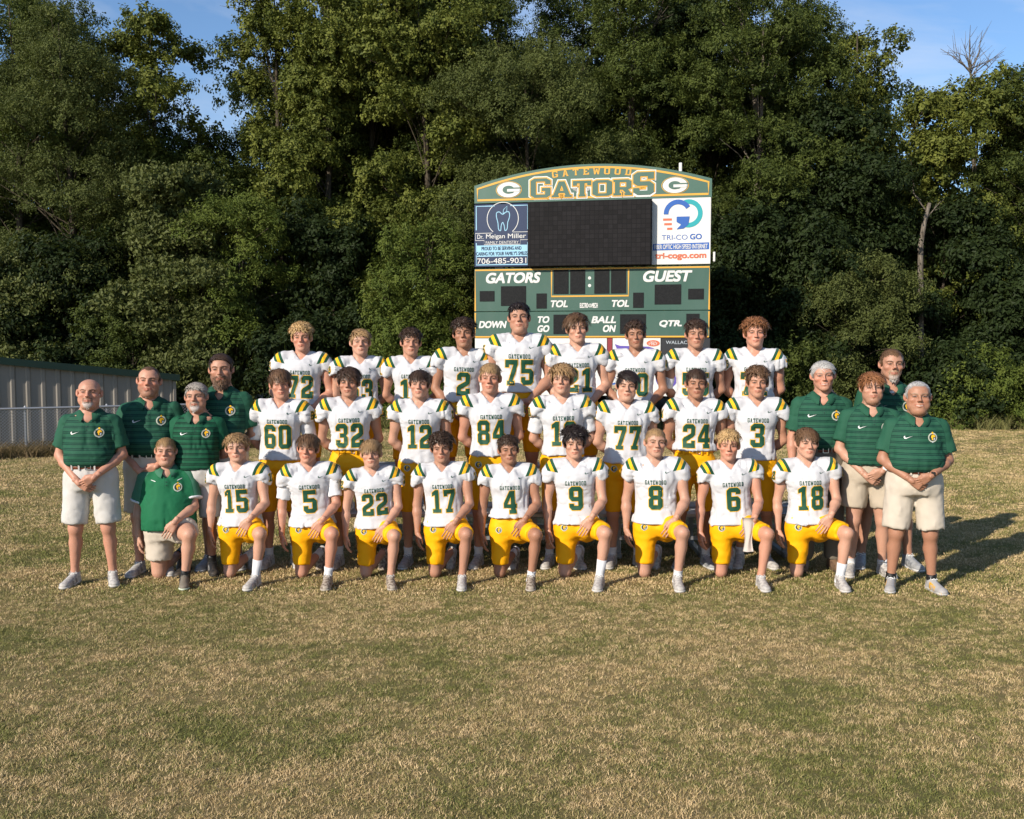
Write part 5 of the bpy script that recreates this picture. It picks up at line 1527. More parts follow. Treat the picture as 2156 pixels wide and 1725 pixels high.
beam(-.1, WL + .12, -.12, dp + .1, .02, .17)
mb.build('roof', M_DKGREEN, SH)
mb = MB(); mb.box((WL + .02, -.02, topz(WL) / 2), (.07, .07, topz(WL)), bev=.006); mb.build('corner_trim', M_CORR, SH)
FA, FB = at(-120, 900, 18.4), at(560, 900, 21.0); FA[2] = FB[2] = 0
_fd = FB - FA; FL = float(np.linalg.norm(_fd)); _fd /= FL
FE = thing('chain_link_fence', 'chain link fence with a top rail in front of the grey shed', 'fence', FA, math.atan2(_fd[1], _fd[0]))
FH = .90
mb = MB(); mb.tube([(0, 0, FH), (FL, 0, FH)], .022, 8); mb.build('top_rail', M_STEEL, FE)
for px in (-60, 54, 226, 398, 540):
    d = ray(px, 900); nrm_ = np.array([-_fd[1], _fd[0], 0]); t = ((FA - np.array([0, 0, CAM_H])) @ nrm_) / (d @ nrm_)
    a = float((np.array([0, 0, CAM_H]) + d * t - FA) @ _fd)
    mb = MB(); mb.tube([(a, .03, 0), (a, .03, FH + .02)], .026, 8); mb.tube([(a, .03, FH + .02), (a, .03, FH + .05)], [.03, .012], 8); mb.build('post', M_STEEL, FE)
mb = MB(); st_ = .062
V = []; Q = []
nw = int((FL + FH) / st_)
for s in (1, -1):
    for i in range(nw):
        a0 = i * st_ - (FH if s > 0 else 0); a1 = a0 + FH * 1.0
        z0, z1 = .04, FH
        if s < 0: a0, a1 = a1, a0
        lo_, hi_ = min(a0, a1), max(a0, a1)
        if hi_ <= 0 or lo_ >= FL: continue
        P0, P1 = np.array([a0, s * .003, z0]), np.array([a1, s * .003, z1])
        if P0[0] < 0: P0 = P0 + (P1 - P0) * (-P0[0] / (P1[0] - P0[0]))
        if P0[0] > FL: P0 = P0 + (P1 - P0) * ((FL - P0[0]) / (P1[0] - P0[0]))
        if P1[0] < 0: P1 = P0 + (P1 - P0) * (-P0[0] / (P1[0] - P0[0]))
        if P1[0] > FL: P1 = P0 + (P1 - P0) * ((FL - P0[0]) / (P1[0] - P0[0]))
        mb.tube([P0, P1], .0040, 3, False)
tag(mb.build('wire_mesh', M_STEEL, FE), kind='stuff')
def dry_weeds():
    r = np.random.default_rng(18)
    M = leaf_mat('dry_weed', (.10, .075, .035), (.20, .14, .075))
    tp = [template('weed', blade_tuft(60 + i, 26, .24, .16, .012, .9), M) for i in range(3)]
    n = 1500; a = r.uniform(0, FL, n)
    off = r.uniform(-.55, .9, n)
    P = FA + a[:, None] * _fd + off[:, None] * np.array([-_fd[1], _fd[0], 0]); P[:, 2] = 0
    scatter('dry_weeds', P, np.stack([r.normal(0, .2, n), r.normal(0, .2, n), r.uniform(0, 6.28, n)], 1), r.uniform(.5, 1.25, n), r.integers(0, 3, n), tp, None, 'stuff')
dry_weeds()

# ------------------------------------------------------------------ low aluminium bleacher under the back row
BZ = .455
b0, b1 = at(725, 1081, 9.84)[0], at(1700, 1081, 9.84)[0]
BN = thing('bleacher', 'low aluminium bleacher the back row stands on', 'bleacher', ((b0 + b1) / 2, 9.84, 0))
M_ALU = mat('brushed_aluminium', (.50, .50, .50), .38, .5, .7)
hl = (b1 - b0) / 2
def plank(y, z, wdt):
    mb = MB(); mb.box((0, y, z), (2 * hl, wdt, .045), bev=.008)
    for i in range(5): mb.box((0, y - wdt / 2 + wdt * (i + .5) / 5, z + .024), (2 * hl, .012, .005))
    mb.build('plank', M_ALU, BN)
plank(-.02, BZ - .025, .30); plank(.42, BZ - .025, .26); plank(.98, BZ + .33, .26)
for i in range(6):
    x = -hl + .25 + i * (2 * hl - .5) / 5
    mb = MB()
    mb.box((x, -.10, (BZ - .05) / 2), (.05, .05, BZ - .05)); mb.box((x, .50, (BZ - .05) / 2), (.05, .05, BZ - .05)); mb.box((x, 1.0, (BZ + .28) / 2), (.05, .05, BZ + .28))
    mb.box((x, .45, .03), (.05, 1.3, .05)); mb.box((x, .38, BZ - .075), (.05, 1.0, .045))
    mb.build('support_frame', M_STEEL, BN)
mb = MB(); mb.box((0, -.13, .20), (2 * hl - .3, .03, .035)); mb.box((0, .53, .20), (2 * hl - .3, .03, .035)); mb.build('brace', M_STEEL, BN)
# ------------------------------------------------------------------ people
HXYZ = np.array([1.14, 1.09, 1.075])
def rotm(rx=0, ry=0, rz=0): return np.array(Euler((rx, ry, rz)).to_matrix())
CNT = {}
def cm(n, m):
    CNT[n] = CNT.get(n, 0) + len(m[1]); return m
def ridges(f, seed, amp, st1, st2):
    """cloth folds: soft swells with sharper creases between them"""
    a, b = f.noise(1, .052, seed + 11, st1), f.noise(1, .040, seed + 12, st2)
    w = f.noise(1, .15, seed + 14)
    return amp * (np.exp(-(a / .28) ** 2) * (.5 + .5 * np.tanh(w * 2)) + .75 * np.exp(-(b / .25) ** 2) * (.5 - .5 * np.tanh(w * 2)) + .25 * a - .35)
def skinned(parts, skin, seed):
    """join body pieces into the body's one mesh with skin colour"""
    Vs, Fs, Cs, n = [], [], [], 0
    for p in parts:
        V, F = p[0], p[1]
        if len(p) > 2: C = p[2]
        else:
            r = np.random.default_rng(seed); k = np.array(skin)
            C = np.tile(k, (len(V), 1))
            w = 0.5 + 0.5 * np.sin(V[:, 0] * 31 + 1.3 * np.sin(V[:, 2] * 23)) * np.sin(V[:, 1] * 27 + V[:, 2] * 19)
            C = C * (0.94 + 0.09 * w[:, None]) * np.array([1.0, .97, .95])
        Vs.append(V); Fs.append(F + n); Cs.append(C); n += len(V)
    return np.concatenate(Vs), np.concatenate(Fs), np.concatenate(Cs)
def person(sp, seed):
    r = np.random.default_rng(seed)
    kneel = sp['legs'] == 'kneel'; player = sp['kind'] == 'player'
    fat = sp.get('fat', 0.0) * (1.0 if sp['kind'] == 'player' else .80); sp['fat'] = fat
    k = sp['scale']
    jig = lambda n, s: sp.setdefault(n, float(r.normal(0, s)))
    jig('hyaw', .07); jig('hroll', .035); jig('hpitch', .035); jig('twist', .075 if kneel else .045); sp.setdefault('tilt', float(r.normal(-.045 if kneel else 0, .018)))
    if kneel: jig('kneex', .020); jig('toe', 8); sp.setdefault('handoff', tuple(r.normal(0, .012, 3)))
    root = thing('person', sp['label'], 'person', sp['loc'], sp.get('yaw', 0.0), k, sp['group'])
    hipc = np.array([0, .02 if kneel else 0.0, .485 if kneel else .95])
    TR = rotm(sp.get('lean', 0.0), sp.get('tilt', 0.0), sp.get('twist', 0.0))
    tor = lambda v: TR @ np.asarray(v, float) + hipc
    teul = Euler((sp.get('lean', 0.0), sp.get('tilt', 0.0), sp.get('twist', 0.0)))
    shw = (.205 if player else .184 + .012 * fat) * sp.get('shw', 1.0)
    parts = []
    # ---------------- head
    HR = rotm(sp.get('hpitch', 0.0), sp.get('hroll', 0.0), sp.get('hyaw', 0.0))
    hc = tor((0, -.024, .735)); hs = sp.get('hscale', 1.0)
    V, F, C = head_mesh(sp, seed)
    hx = HXYZ * np.array([1 + r.normal(0, .022), 1, 1 + r.normal(0, .016)])
    parts.append((V * (hs * hx) @ HR.T + hc, F, C))
    # ---------------- arms
    J = {}
    for s in (-1, 1):
        sh = tor((s * shw, .01, .515 if player else .492)); a = sp['arms'][s]
        ex = fat * .022
        if a == 'behind':
            el = sh + np.array([s * (.055 + ex), .055, -.30]); wr = np.array([s * .11, .175 + .04 * fat, hipc[2] + .06]); hd = (-s * .7, .1, -.6); ht = (0, .2, -1); hk = 'grip'
        elif a == 'clasp':
            el = sh + np.array([s * (.066 + ex), -.005, -.300]); lo = -.02 if s < 0 else .015
            wr = np.array([s * .085, -.175 - .085 * fat, hipc[2] + .010 + lo + sp.get('claspz', 0)])
            hd = (-s * .80, -.12, -.55); ht = (-s * .5, -.25, .8); hk = 'grip' if s > 0 else 'grip'
            if s < 0: wr = wr + np.array([.02, .03, -.01])
        elif a == 'hang':
            el = sh + np.array([s * (.050 + ex), .015, -.30]); wr = el + np.array([-s * .002, -.045, -.255]); hd = (-s * .05, -.12, -1); ht = (-s * .45, -1, 0); hk = 'relaxed'
        elif a == 'onknee':
            el = sh + np.array([s * (.052 + ex * .5), -.085, -.295]); wr = np.array([s * .115, -.265 - .02 * fat, .585]) + np.array(sp.get('handoff', (0, 0, 0))); hd = (-s * .50, -.16, -.85); ht = (-s * .85, 0, .5); hk = 'drape'
        q_ = r.normal(0, 1, 3) * (.012 if kneel else .005); el = el + q_ * .6; wr = wr + q_ * np.array([1, 1, .6])
        J[s] = (sh, el, wr)
        af = .97 + .16 * fat + sp.get('arm', 0.0)
        lo = np.minimum(np.minimum(sh, el), wr) - .10; hi = np.maximum(np.maximum(sh, el), wr) + .10
        f = Field(lo, hi, .0125)
        f.cone(sh, el, .052 * af, .040 * af, 0)
        m1 = sh * .55 + el * .45; d = (el - sh) / np.linalg.norm(el - sh)
        f.ell(sh * .80 + el * .20 + np.array([s * .008, 0, 0]), (.050 * af, .052 * af, .070), .03)
        f.ell(m1 + np.array([0, -.014, 0]), (.042 * af, .040 * af, .085), .03)
        f.ell(m1 + np.array([0, .018, .02]), (.040 * af, .038 * af, .085), .03)
        m2 = el * .72 + wr * .28
        f.cone(el, m2, .0385 * af, .0435 * af, .02)
        f.cone(m2, wr, .0435 * af, .0255 * (1 + .1 * fat), .02)
        f.cone(wr, wr + (wr - el) * .06, .0255 * (1 + .1 * fat), .024, .01)
        parts.append(cm('limb', f.mesh()))
        if not (a == 'behind' and player):
            parts.append(place_hand(hk, s, wr + np.array(hd) * .004, hd, ht))
    # ---------------- legs
    if kneel:
        hipj = {-1: hipc + np.array([-.092, 0, .0]), 1: hipc + np.array([.092, -.01, .0])}
        kx = sp.get('kneex', 0.0)
        knee = {-1: np.array([-.105, .0, .060]), 1: np.array([.232 + kx, -.368, .475])}
        ank = {-1: np.array([.035, .400, .165]), 1: np.array([.185 + kx * .8, -.350, .085])}
        ftr = {-1: (math.radians(60), 0, math.radians(-16)), 1: (0, 0, math.radians(sp.get('toe', 6) + 4))}
    else:
        st = sp.get('stance', .12)
        hipj = {s: hipc + np.array([s * .092, 0, 0]) for s in (-1, 1)}
        knee = {s: np.array([s * (.092 + st) / 2 * 1.0 + s * .01, -.015, .50]) for s in (-1, 1)}
        ank = {s: np.array([s * st, .02, .085]) for s in (-1, 1)}
        ftr = {s: (0, 0, math.radians(s * sp.get('splay', 14))) for s in (-1, 1)}
    lf = 1 + .24 * fat + sp.get('leg', 0.0)
    full = sp.get('trousers', False)
    for s in (-1, 1):
        h, kn, an = hipj[s], knee[s], ank[s]
        a0 = h * .45 + kn * .55
        lo = np.minimum(np.minimum(a0, kn), an) - .13; hi = np.maximum(np.maximum(a0, kn), an) + .13
        f = Field(lo, hi, .0150)
        f.cone(a0, kn, .080 * lf, .056 * lf, 0)
        shin = (an - kn) / np.linalg.norm(an - kn)
        fwd = np.array([0, -1.0, 0]) if abs(shin[2]) > .6 else np.array([0, 0, 1.0])
        back = -fwd
        f.cone(kn, an, .049 * lf, .0335 * (1 + .08 * fat), .03)
        if kneel and s < 0: back = np.array([0, 0, 1.0])
        c1 = kn * .68 + an * .32 + back * .020
        c0, c2 = kn * .88 + an * .12 + back * .008, kn * .38 + an * .62 + back * .010
        f.cone(c0, c1, .040 * lf, .050 * lf, .02); f.cone(c1, c2, .050 * lf, .034 * lf, .02)
        pk = kn + (np.array([0, -.030, 0]) if not kneel else (np.array([0, -.030, .010]) if s > 0 else np.array([0, -.02, -.012])))
        f.ell(pk, (.036, .026, .040) if not (kneel and s > 0) else (.038, .032, .036), .03)
        f.cone(kn * .1 + an * .9, an, .034, .037, .01)
        for e in (-1, 1): f.ell(an + np.array([e * .030, .004, 0.0]), (.012, .014, .014), .012)
        if not full: parts.append(cm('limb', f.mesh()))
    V, F, C = skinned(parts, sp['skin'], seed)
    obj('body', mesh_np('body', V, F, True, {'col': C}), root, SKIN_MAT)
    # ---------------- hair and beard
    h = hair_mesh(sp, seed)
    q = Euler((sp.get('hpitch', 0.0), sp.get('hroll', 0.0), sp.get('hyaw', 0.0)))
    if h:
        o = obj('hair', mesh_np('hair', h[0], h[1], True, {'tint': h[2], 'along': h[3]}), root, hair_mat(sp['hair']))
        o.location = hc; o.rotation_euler = q; o.scale = hs * hx
    b = beard_mesh(sp, seed)
    if b:
        bc = sp['beard'].get('c', (sp['hair'], sp['hair']))
        o = obj('beard', mesh_np('beard', b[0], b[1], True, {'tint': b[2], 'along': b[3]}), root, hair_mat(bc[0], bc[1]))
        o.location = hc; o.rotation_euler = q; o.scale = hs * hx
    # ---------------- trousers, belt
    pm = sp['pants']
    f = Field((-.30, -.50 if kneel else -.24, -.02), (.36, .26, hipc[2] + .22), .0160 if player else .0155)
    pf = fat * .06
    wz = np.array([-.10, -.03, .06, .13, .175]) + hipc[2]
    loose = 0 if player else .016
    f.stack(wz, np.array([.150, .176, .172, .160, .158]) + pf + loose * .5, np.array([.105, .128, .122, .112, .110]) + pf * 1.1 + loose, cy=[hipc[1]] * 5, e=2.3, k=0)
    for s in (-1, 1):
        h, kn = hipj[s].copy(), knee[s]
        if player:
            if kneel and s > 0: f.cone(h + np.array([0, .0, .0]), kn, .106, .080, .05, flat=(None, .86))
            elif kneel: f.cone(h, kn, .110, .074, .05, flat=(None, .84))
            else:
                f.cone(h + np.array([s * .004, 0, .0]), kn, .104, .073, .04, flat=(None, sp.get('pend', .97)))
            f.ell(h + np.array([0, .03, -.05]), (.10, .12, .12), .05)
        elif full:
            f.cone(h, kn, .112 + pf * .5, .082, .04); f.cone(kn, ank[s], .082, .072, .03, flat=(None, .98))
        else:
            e = sp.get('pend', .90)
            if kneel and s > 0: f.cone(h, kn, .112 + pf * .5, .100 + pf * .3, .05, flat=(None, .62))
            elif kneel: f.cone(h, kn, .118 + pf * .5, .100 + pf * .3, .05, flat=(None, .72))
            else: f.cone(h + np.array([s * .012, 0, .02]), kn + np.array([s * .012, 0, 0]), .108 + pf * .42, .099 + pf * .34, .03, flat=(None, e))
            f.ell(h + np.array([0, .03, -.02]), (.11 + pf * .4, .13 + pf * .4, .12), .05)
    amp = .0035 if player else .0050
    f.v += ridges(f, seed + 40, amp * (1.7 if player else 1.15), (1.6, 1.2, .7) if player else (.9, .9, 2.8), (.8, .8, 1.6))
    f.v += f.noise(amp * .5, .05, seed + 3, (1.3, 1.3, .5) if player else (.8, .8, 1.8)) + f.noise(amp * .5, .022, seed + 4)
    V, F = f.mesh()
    V = relax(V, F, 1, .4)
    pants = obj('trousers' if full else ('football_pants' if player else 'shorts'), mesh_np('pants', V, F), root, pm)
    bvp = BVHTree.FromPolygons(V.tolist(), F.tolist())
    bz = sp.get('beltz', .120 if player else .105) + hipc[2]
    if sp.get('belt') and not (player and sp.get('hem', 0) == 0 and kneel):
        n = 40; th = np.arange(n) / n * 2 * np.pi
        A = np.interp(bz, wz, np.array([.150, .176, .172, .160, .158]) + pf + loose * .5) + .006
        B = np.interp(bz, wz, np.array([.105, .128, .122, .112, .110]) + pf * 1.1 + loose) + .006
        e = 2 / 2.3
        X = A * np.sign(np.cos(th)) * np.abs(np.cos(th)) ** e; Y = B * np.sign(np.sin(th)) * np.abs(np.sin(th)) ** e + hipc[1]
        mb = MB()
        rows = [(-.017, -.012), (-.019, .0), (.0, .003), (.019, .0), (.017, -.012)]
        Vb = np.concatenate([np.stack([X * (1 + g / A), Y * (1 + g / A), np.full(n, bz + zz)], 1) for zz, g in rows])
        Q = [[i * n + j, i * n + (j + 1) % n, (i + 1) * n + (j + 1) % n, (i + 1) * n + j] for i in range(4) for j in range(n)]
        mb.add(Vb, Q); bo = mb.build('belt', sp['belt'], root, True)
        mb = MB()
        if player:
            for sgn in (-1, 1):
                mb.tube([(.03 + .016 * math.cos(a), -B - .006, bz + .018 * math.sin(a)) for a in np.linspace(0, 6.28, 13)], .0028, 5, False)
                break
        else:
            cx = .015
            for a, c2, sz in (((cx - .022), 0, (.005, .008, .044)), ((cx + .022), 0, (.005, .008, .044)), (cx, .020, (.048, .008, .005)), (cx, -.020, (.048, .008, .005))):
                mb.box((a, -B - .006, bz + c2), sz)
        mb.build('buckle', M_METAL, bo)
        if True:      # belt loops
            mb = MB()
            for a in (-.62, -.30, .34, .66):
                yy = -B * (1 - min(abs(a) * A / A, .99) ** 2.3) ** (1 / 2.3)
                mb.box((a * A, yy - .007 + hipc[1], bz), (.013, .010, .052))
            mb.build('belt_loops', pm, pants)
    if player:
        crest(pants, (-.115, 0, hipc[2] + (-.02 if not kneel else -.01)), .062, bvp)
    # ---------------- top
    if player:
        hem = sp.get('hem', .02 if kneel else .095)
        f = Field((-.335, -.21, hem - .03), (.335, .22, .68), .0120)
        wd = sp.get('wide', 0.0)
        zs = np.array([hem, hem + .05, .20, .30, .40, .48, .52])
        if kneel: zs = np.array([hem, hem + .06, .18, .28, .39, .48, .52])
        fl = .018 if kneel else .003
        f.stack(zs, np.array([.187 + fl, .181 + fl * .5, .163, .165, .176, .180, .168]) + wd, np.array([.142 + fl, .136, .118, .122, .130, .12, .10]) + wd, e=2.25, k=0)
        f.ell((0, -.055, .42), (.165 + wd, .088, .115), .04)
        f.stack([.44, .50, .55, .592], [.150, .130, .108, .084], [.112, .102, .092, .074], cy=[-.002, .0, .006, .014], e=2.1, k=.03)
        f.ell((0, .05, .42), (.18, .09, .14), .04)
        for s in (-1, 1):
            f.cone((s * .080, .015, .560), (s * .185, .010, .536), .052, .062, .03, sq=((0, 1, 0), 1.45))
            f.cone((s * .180, .005, .528), (s * .226, .0, .478), .070, .067, .03, sq=((0, 1, 0), 1.40))
            f.cone((s * .222, .0, .486), (s * .238, -.002, .430), .066, .062, .02, sq=((0, 1, 0), 1.30))
        def cutz(x, y, z): return np.maximum(z - (.408 + .02 * np.sin(x * 40 + seed)), .192 + wd - np.abs(x)) + 0 * y
        f.apply(cutz, (-.4, -.3, .3), (.4, .3, .44), .006, 'sub')
        f.v += ridges(f, seed, .0108, (.8, 1, 3.6), (3.2, 1, .7)) + f.noise(.0012, .017, seed + 13)
        f.cone((0, .018, .48), (0, .02, .75), .058, .082, .006, 'sub', sq=((0, 1, 0), 1.05))
        f.apply(lambda x, y, z: np.maximum((np.abs(x) - .80 * (z - .520)) / 1.28, y - .02), (-.15, -.3, .52), (.15, .03, .70), .004, 'sub')
        V, F = f.mesh(); V = relax(V, F, 1, .35)
        top = obj('jersey', mesh_np('jersey', V, F), root, M_JERSEY)
        top.location = hipc; top.rotation_euler = teul; top.scale = (1.035, 1.03, 1.0)
        bv = BVHTree.FromPolygons(V.tolist(), F.tolist())
        num = sp['number']
        w = (.116 if len(num) == 1 else .232) * (.75 if num == '1' else 1); hgt = .218
        if len(num) == 2 and num[0] == '1': w *= .92
        zc = .268 if not kneel else .258
        P = text_polys(num, w, hgt, .28)
        stamp('number', [(print_sheet(('n', num), P, .0054), .0022, M_PGOLD), (print_sheet(('n', num), P, 0.0), .0038, M_PGREEN)], (0, 0, zc), (1, 0, 0), (0, 0, 1), (0, 1, 0), bv, top)
        P = text_polys('GATEWOOD', .178, .038, .34)
        stamp('lettering', [(print_sheet('gatewood', P, 0.0, .03), .0030, M_PGREEN)], (0, 0, zc + .137), (1, 0, 0), (0, 0, 1), (0, 1, 0), bv, top)
        stamp('chest_mark', [(print_sheet('sw', [[(x * .052, y * .052) for x, y in SWOOSH[0]]], 0, .03), .0030, M_PGREEN)], (.105, 0, .480), (1, 0, 0), (0, 0, 1), (0, 1, 0), bv, top)
        for s in (-1, 1):
            ch = num[-1] if s < 0 else num[0]
            P = text_polys(ch if len(num) == 1 else num, .045 if len(num) == 1 else .085, .075, .28)
            stamp('sleeve_number', [(print_sheet(('s', len(num), num), P, .004), .0020, M_PGOLD), (print_sheet(('s', len(num), num), P, 0.0), .0034, M_PGREEN)],
                  (s * .30, -.015, .462), (0, s * 1.0, 0), (0, 0, 1), (-s, 0, 0), bv, top)
        if sp.get('undershirt'):
            for s in (-1, 1):
                sh, el, wr = J[s]
                f = Field(np.minimum(sh, el) - .09, np.maximum(sh, el) + .09, .010)
                f.cone(sh, el, .072, .064, 0, flat=(None, sp['undershirt'])); f.v += f.noise(.003, .03, seed + 20)
                V, F = f.mesh(); obj('undershirt_sleeve', mesh_np('undershirt', V, F), root, M_TEE)
        if sp.get('teeneck'):
            f = Field((-.09, -.11, .46), (.09, .06, .60), .009)
            f.ell((0, .010, .512), (.085, .082, .042), 0); V, F = f.mesh()
            o = obj('undershirt', mesh_np('tee', V, F), root, M_TEE); o.location = hipc; o.rotation_euler = teul
    else:
        P = sp['polo']
        hem = sp.get('hem', .10)
        bel = fat
        f = Field((-.42, -.30, hem - .04), (.42, .30, .68), .0130)
        zs = np.array([hem, hem + .045, hem + .12, .26, .36, .45, .52])
        A = np.array([.165 + .075 * bel, .182 + .080 * bel, .176 + .085 * bel, .174 + .075 * bel, .188 + .045 * bel, .190 + .03 * bel, .15])
        B = np.array([.118 + .085 * bel, .134 + .095 * bel, .128 + .105 * bel, .122 + .085 * bel, .128 + .045 * bel, .115 + .02 * bel, .085])
        if sp.get('untuck'): A[:2] = A[2] + .006; B[:2] = B[2] + .004
        f.stack(zs, A, B, cy=np.array([-.012, -.016, -.018, -.012, -.004, 0, .0]) * (1 + bel), e=2.25, k=0)
        f.ell((0, -.045, .40), (.15 + .02 * bel, .085 + .02 * bel, .10), .04)
        f.stack([.44, .50, .55, .592], [.170, .150, .122, .086], [.112, .106, .098, .080], cy=[-.002, .0, .006, .014], e=2.1, k=.03)
        inv = TR.T
        for s in (-1, 1):
            sh, el, wr = J[s]; a, e2 = inv @ (sh - hipc), inv @ (el - hipc)
            f.cone((s * .050, .025, .558), (s * (shw - .040), .012, .500), .042, .050, .035, sq=((0, 1, 0), 1.30))
            d = e2 - a
            f.cone(a + d * .04, a + d * .9, .066 + .016 * fat, .075 + .014 * fat, .035, flat=(None, .86))
        f.v += ridges(f, seed, .0095, (.8, 1, 3.6), (3.0, 1, .8)) + f.noise(.0012, .018, seed + 13)
        f.cone((0, .016, .50), (0, .022, .75), .062, .072, .006, 'sub')
        f.apply(lambda x, y, z: np.maximum((np.abs(x) - .75 * (z - .478)) / 1.25, y - .02), (-.15, -.3, .49), (.15, .03, .70), .004, 'sub')
        V, F = f.mesh(); V = relax(V, F, 1, .4)
        bz_ = np.interp(V[:, 2], [.0, .26, .36, .44, .50, .60], [A[2] + .03, A[3] + .016, A[4] + .012, .196 + .03 * bel, .176 + .02 * bel, .105])
        top = obj('polo_shirt', mesh_np('polo', V, F, True, {'slv': np.abs(V[:, 0]) - bz_}), root, P)
        top.location = hipc; top.rotation_euler = teul
        bv = BVHTree.FromPolygons(V.tolist(), F.tolist())
        # collar: a folded band round the neck, open at the front
        n = 30; ph = np.linspace(math.radians(20), math.radians(340), n)
        fr = np.minimum(ph, 2 * np.pi - ph); fq = sstep(-fr, -1.3, -.2)
        rows = []
        for rr, zz in ((.064, -.010), (.070, .034), (.079, .040), (.100, .022), (.126, -.010), (.122, -.016)):
            rad = rr + (.010 * fq if rr > .08 else 0)
            z = .565 + zz - .040 * fq - (.022 * fq if rr > .085 else 0)
            rows.append(np.stack([rad * np.sin(ph) * (1.0), .014 - rad * np.cos(ph) * (1.08 + .10 * fq), z], 1))
        mb = MB(); Vc = np.concatenate(rows)
        mb.add(Vc, [[i * n + j, i * n + j + 1, (i + 1) * n + j + 1, (i + 1) * n + j] for i in range(5) for j in range(n - 1)])
        co = mb.build('collar', sp.get('collar', M_COLLAR), top, True)
        mb = MB()
        for zz in (.455, .425): mb.add(np.array([[.006 * math.cos(a), -.0005 * 0, .006 * math.sin(a)] for a in np.arange(8) / 8 * 6.283]) + np.array([0, 0, zz]), None, [[0, i, i + 1] for i in range(1, 7)])
        Vb = np.concatenate(mb.V)
        for i in range(len(Vb)):
            hit = bv.ray_cast(Vector((Vb[i][0], -.6, Vb[i][2])), Vector((0, 1, 0)), 1)
            if hit[0] is not None: Vb[i][1] = hit[0][1] - .003
        mb.V = [Vb]; mb.build('buttons', M_PNAVY, top)
        if sp.get('mark', True):
            stamp('chest_mark', [(print_sheet('swl', [[(x * .072, y * .072) for x, y in SWOOSH[0]]], 0, .03), .0030, M_PWHITE)], (-.098, 0, .395), (1, 0, 0), (0, 0, 1), (0, 1, 0), bv, top)
        crest(top, (.100, 0, .400), .082, bv)
        if sp.get('cuff'):
            for s in (-1, 1):
                sh, el, wr = J[s]; d = el - sh
                f = Field(np.minimum(sh, el) - .12, np.maximum(sh, el) + .12, .010)
                f.cone(sh, sh + d * .9, .078 + .014 * fat, .083 + .014 * fat, 0, flat=(.80, .875))
                V, F = f.mesh(); obj('cuff', mesh_np('cuff', V, F), root, M_TEE)
            for s in (-1, 1):
                Pp = [[(-.018, -.012), (.024, .004), (.024, .008), (-.018, -.006)]]
                Pp = [[(x * s, y) for x, y in Pp[0]]]
                stamp('piping', [(print_sheet(('pipe', s), Pp, 0, .03), .003, M_PWHITE)], (s * .115, 0, .47), (1, 0, 0), (0, 0, 1), (0, 1, 0), bv, top)
        if sp.get('teeneck'):
            f = Field((-.09, -.11, .46), (.09, .06, .60), .009)
            f.ell((0, .004, .508), (.085, .092, .050), 0); V, F = f.mesh()
            o = obj('undershirt', mesh_np('tee', V, F), root, M_TEE); o.location = hipc; o.rotation_euler = teul
    # ---------------- socks, shoes
    sk = sp.get('sock', ('white', .09))
    for s in (-1, 1):
        an, kn = ank[s], knee[s]; d = (kn - an) / np.linalg.norm(kn - an)
        if not full and sk:
            mb = MB()
            h2 = sk[1] * .9 + float(r.normal(0, .012))
            ts = np.array([-.045, .0, .035, .06, h2, h2, h2 - .004]); rr = np.array([.042, .0405, .038, .039, .0435, .041, .030]) * (1 + .20 * fat)
            mb.tube([an + d * t for t in ts], rr, 14, False)
            mb.build('sock', M_TEE if sk[0] == 'white' else M_BLACK if sk[0] == 'black' else M_PGREY, root, True)
        if kneel and s < 0:
            R = Euler(ftr[s]).to_matrix(); loc = Vector(an) - R @ Vector((0, .015, .080))
        else: loc = Vector((an[0], an[1] - .015, 0.0))
        shoe(sp['shoes'], root, loc, ftr[s])
    # ---------------- small things worn
    def band(name, a, b, t, w, rad, m, thick=1.0, seg=16):
        a, b = np.asarray(a), np.asarray(b); c = a + (b - a) * t; d = (b - a) / np.linalg.norm(b - a)
        mb = MB()
        mb.tube([c - d * w / 2, c - d * w / 2, c + d * w / 2, c + d * w / 2], [rad * .9, rad, rad, rad * .9], seg, False)
        return mb.build(name, m, root, True)
    if sp.get('watch'):
        s, m = sp['watch']; sh, el, wr = J[s]
        o = band('watch', el, wr, .95, .022, .031 * (1 + .1 * fat), m)
        c = wr * .95 + el * .05; mb = MB(); mb.box(c + np.array([0, -.030, .010]), (.034, .012, .034), bev=.004)
        mb.build('watch_face', m, o)
    if sp.get('wristband'):
        s, m = sp['wristband']; sh, el, wr = J[s]; band('wristband', el, wr, .97, .014, .0305, m)
    if sp.get('armsleeve'):
        s = sp['armsleeve']; sh, el, wr = J[s]
        f = Field(np.minimum(sh, el) - .09, np.maximum(sh, el) + .09, .009)
        f.cone(sh, el, .060 * 1.0, .053, 0, flat=(.62, .97)); f.v += f.noise(.002, .02, seed + 20)
        V, F = f.mesh(); obj('arm_band', mesh_np('armband', V, F), root, M_TEE)
    if sp.get('necklace'):
        mb = MB(); th = np.linspace(-2.0, 2.0, 22)
        mb.tube([tor((.060 * math.sin(a), -.012 - .066 * math.cos(a), .548 - .022 * math.cos(a))) for a in th], .0016, 5)
        mb.build('necklace', mat('gold_chain', (.7, .45, .12), .3, .5, 1.0), root, True)
    return root, J
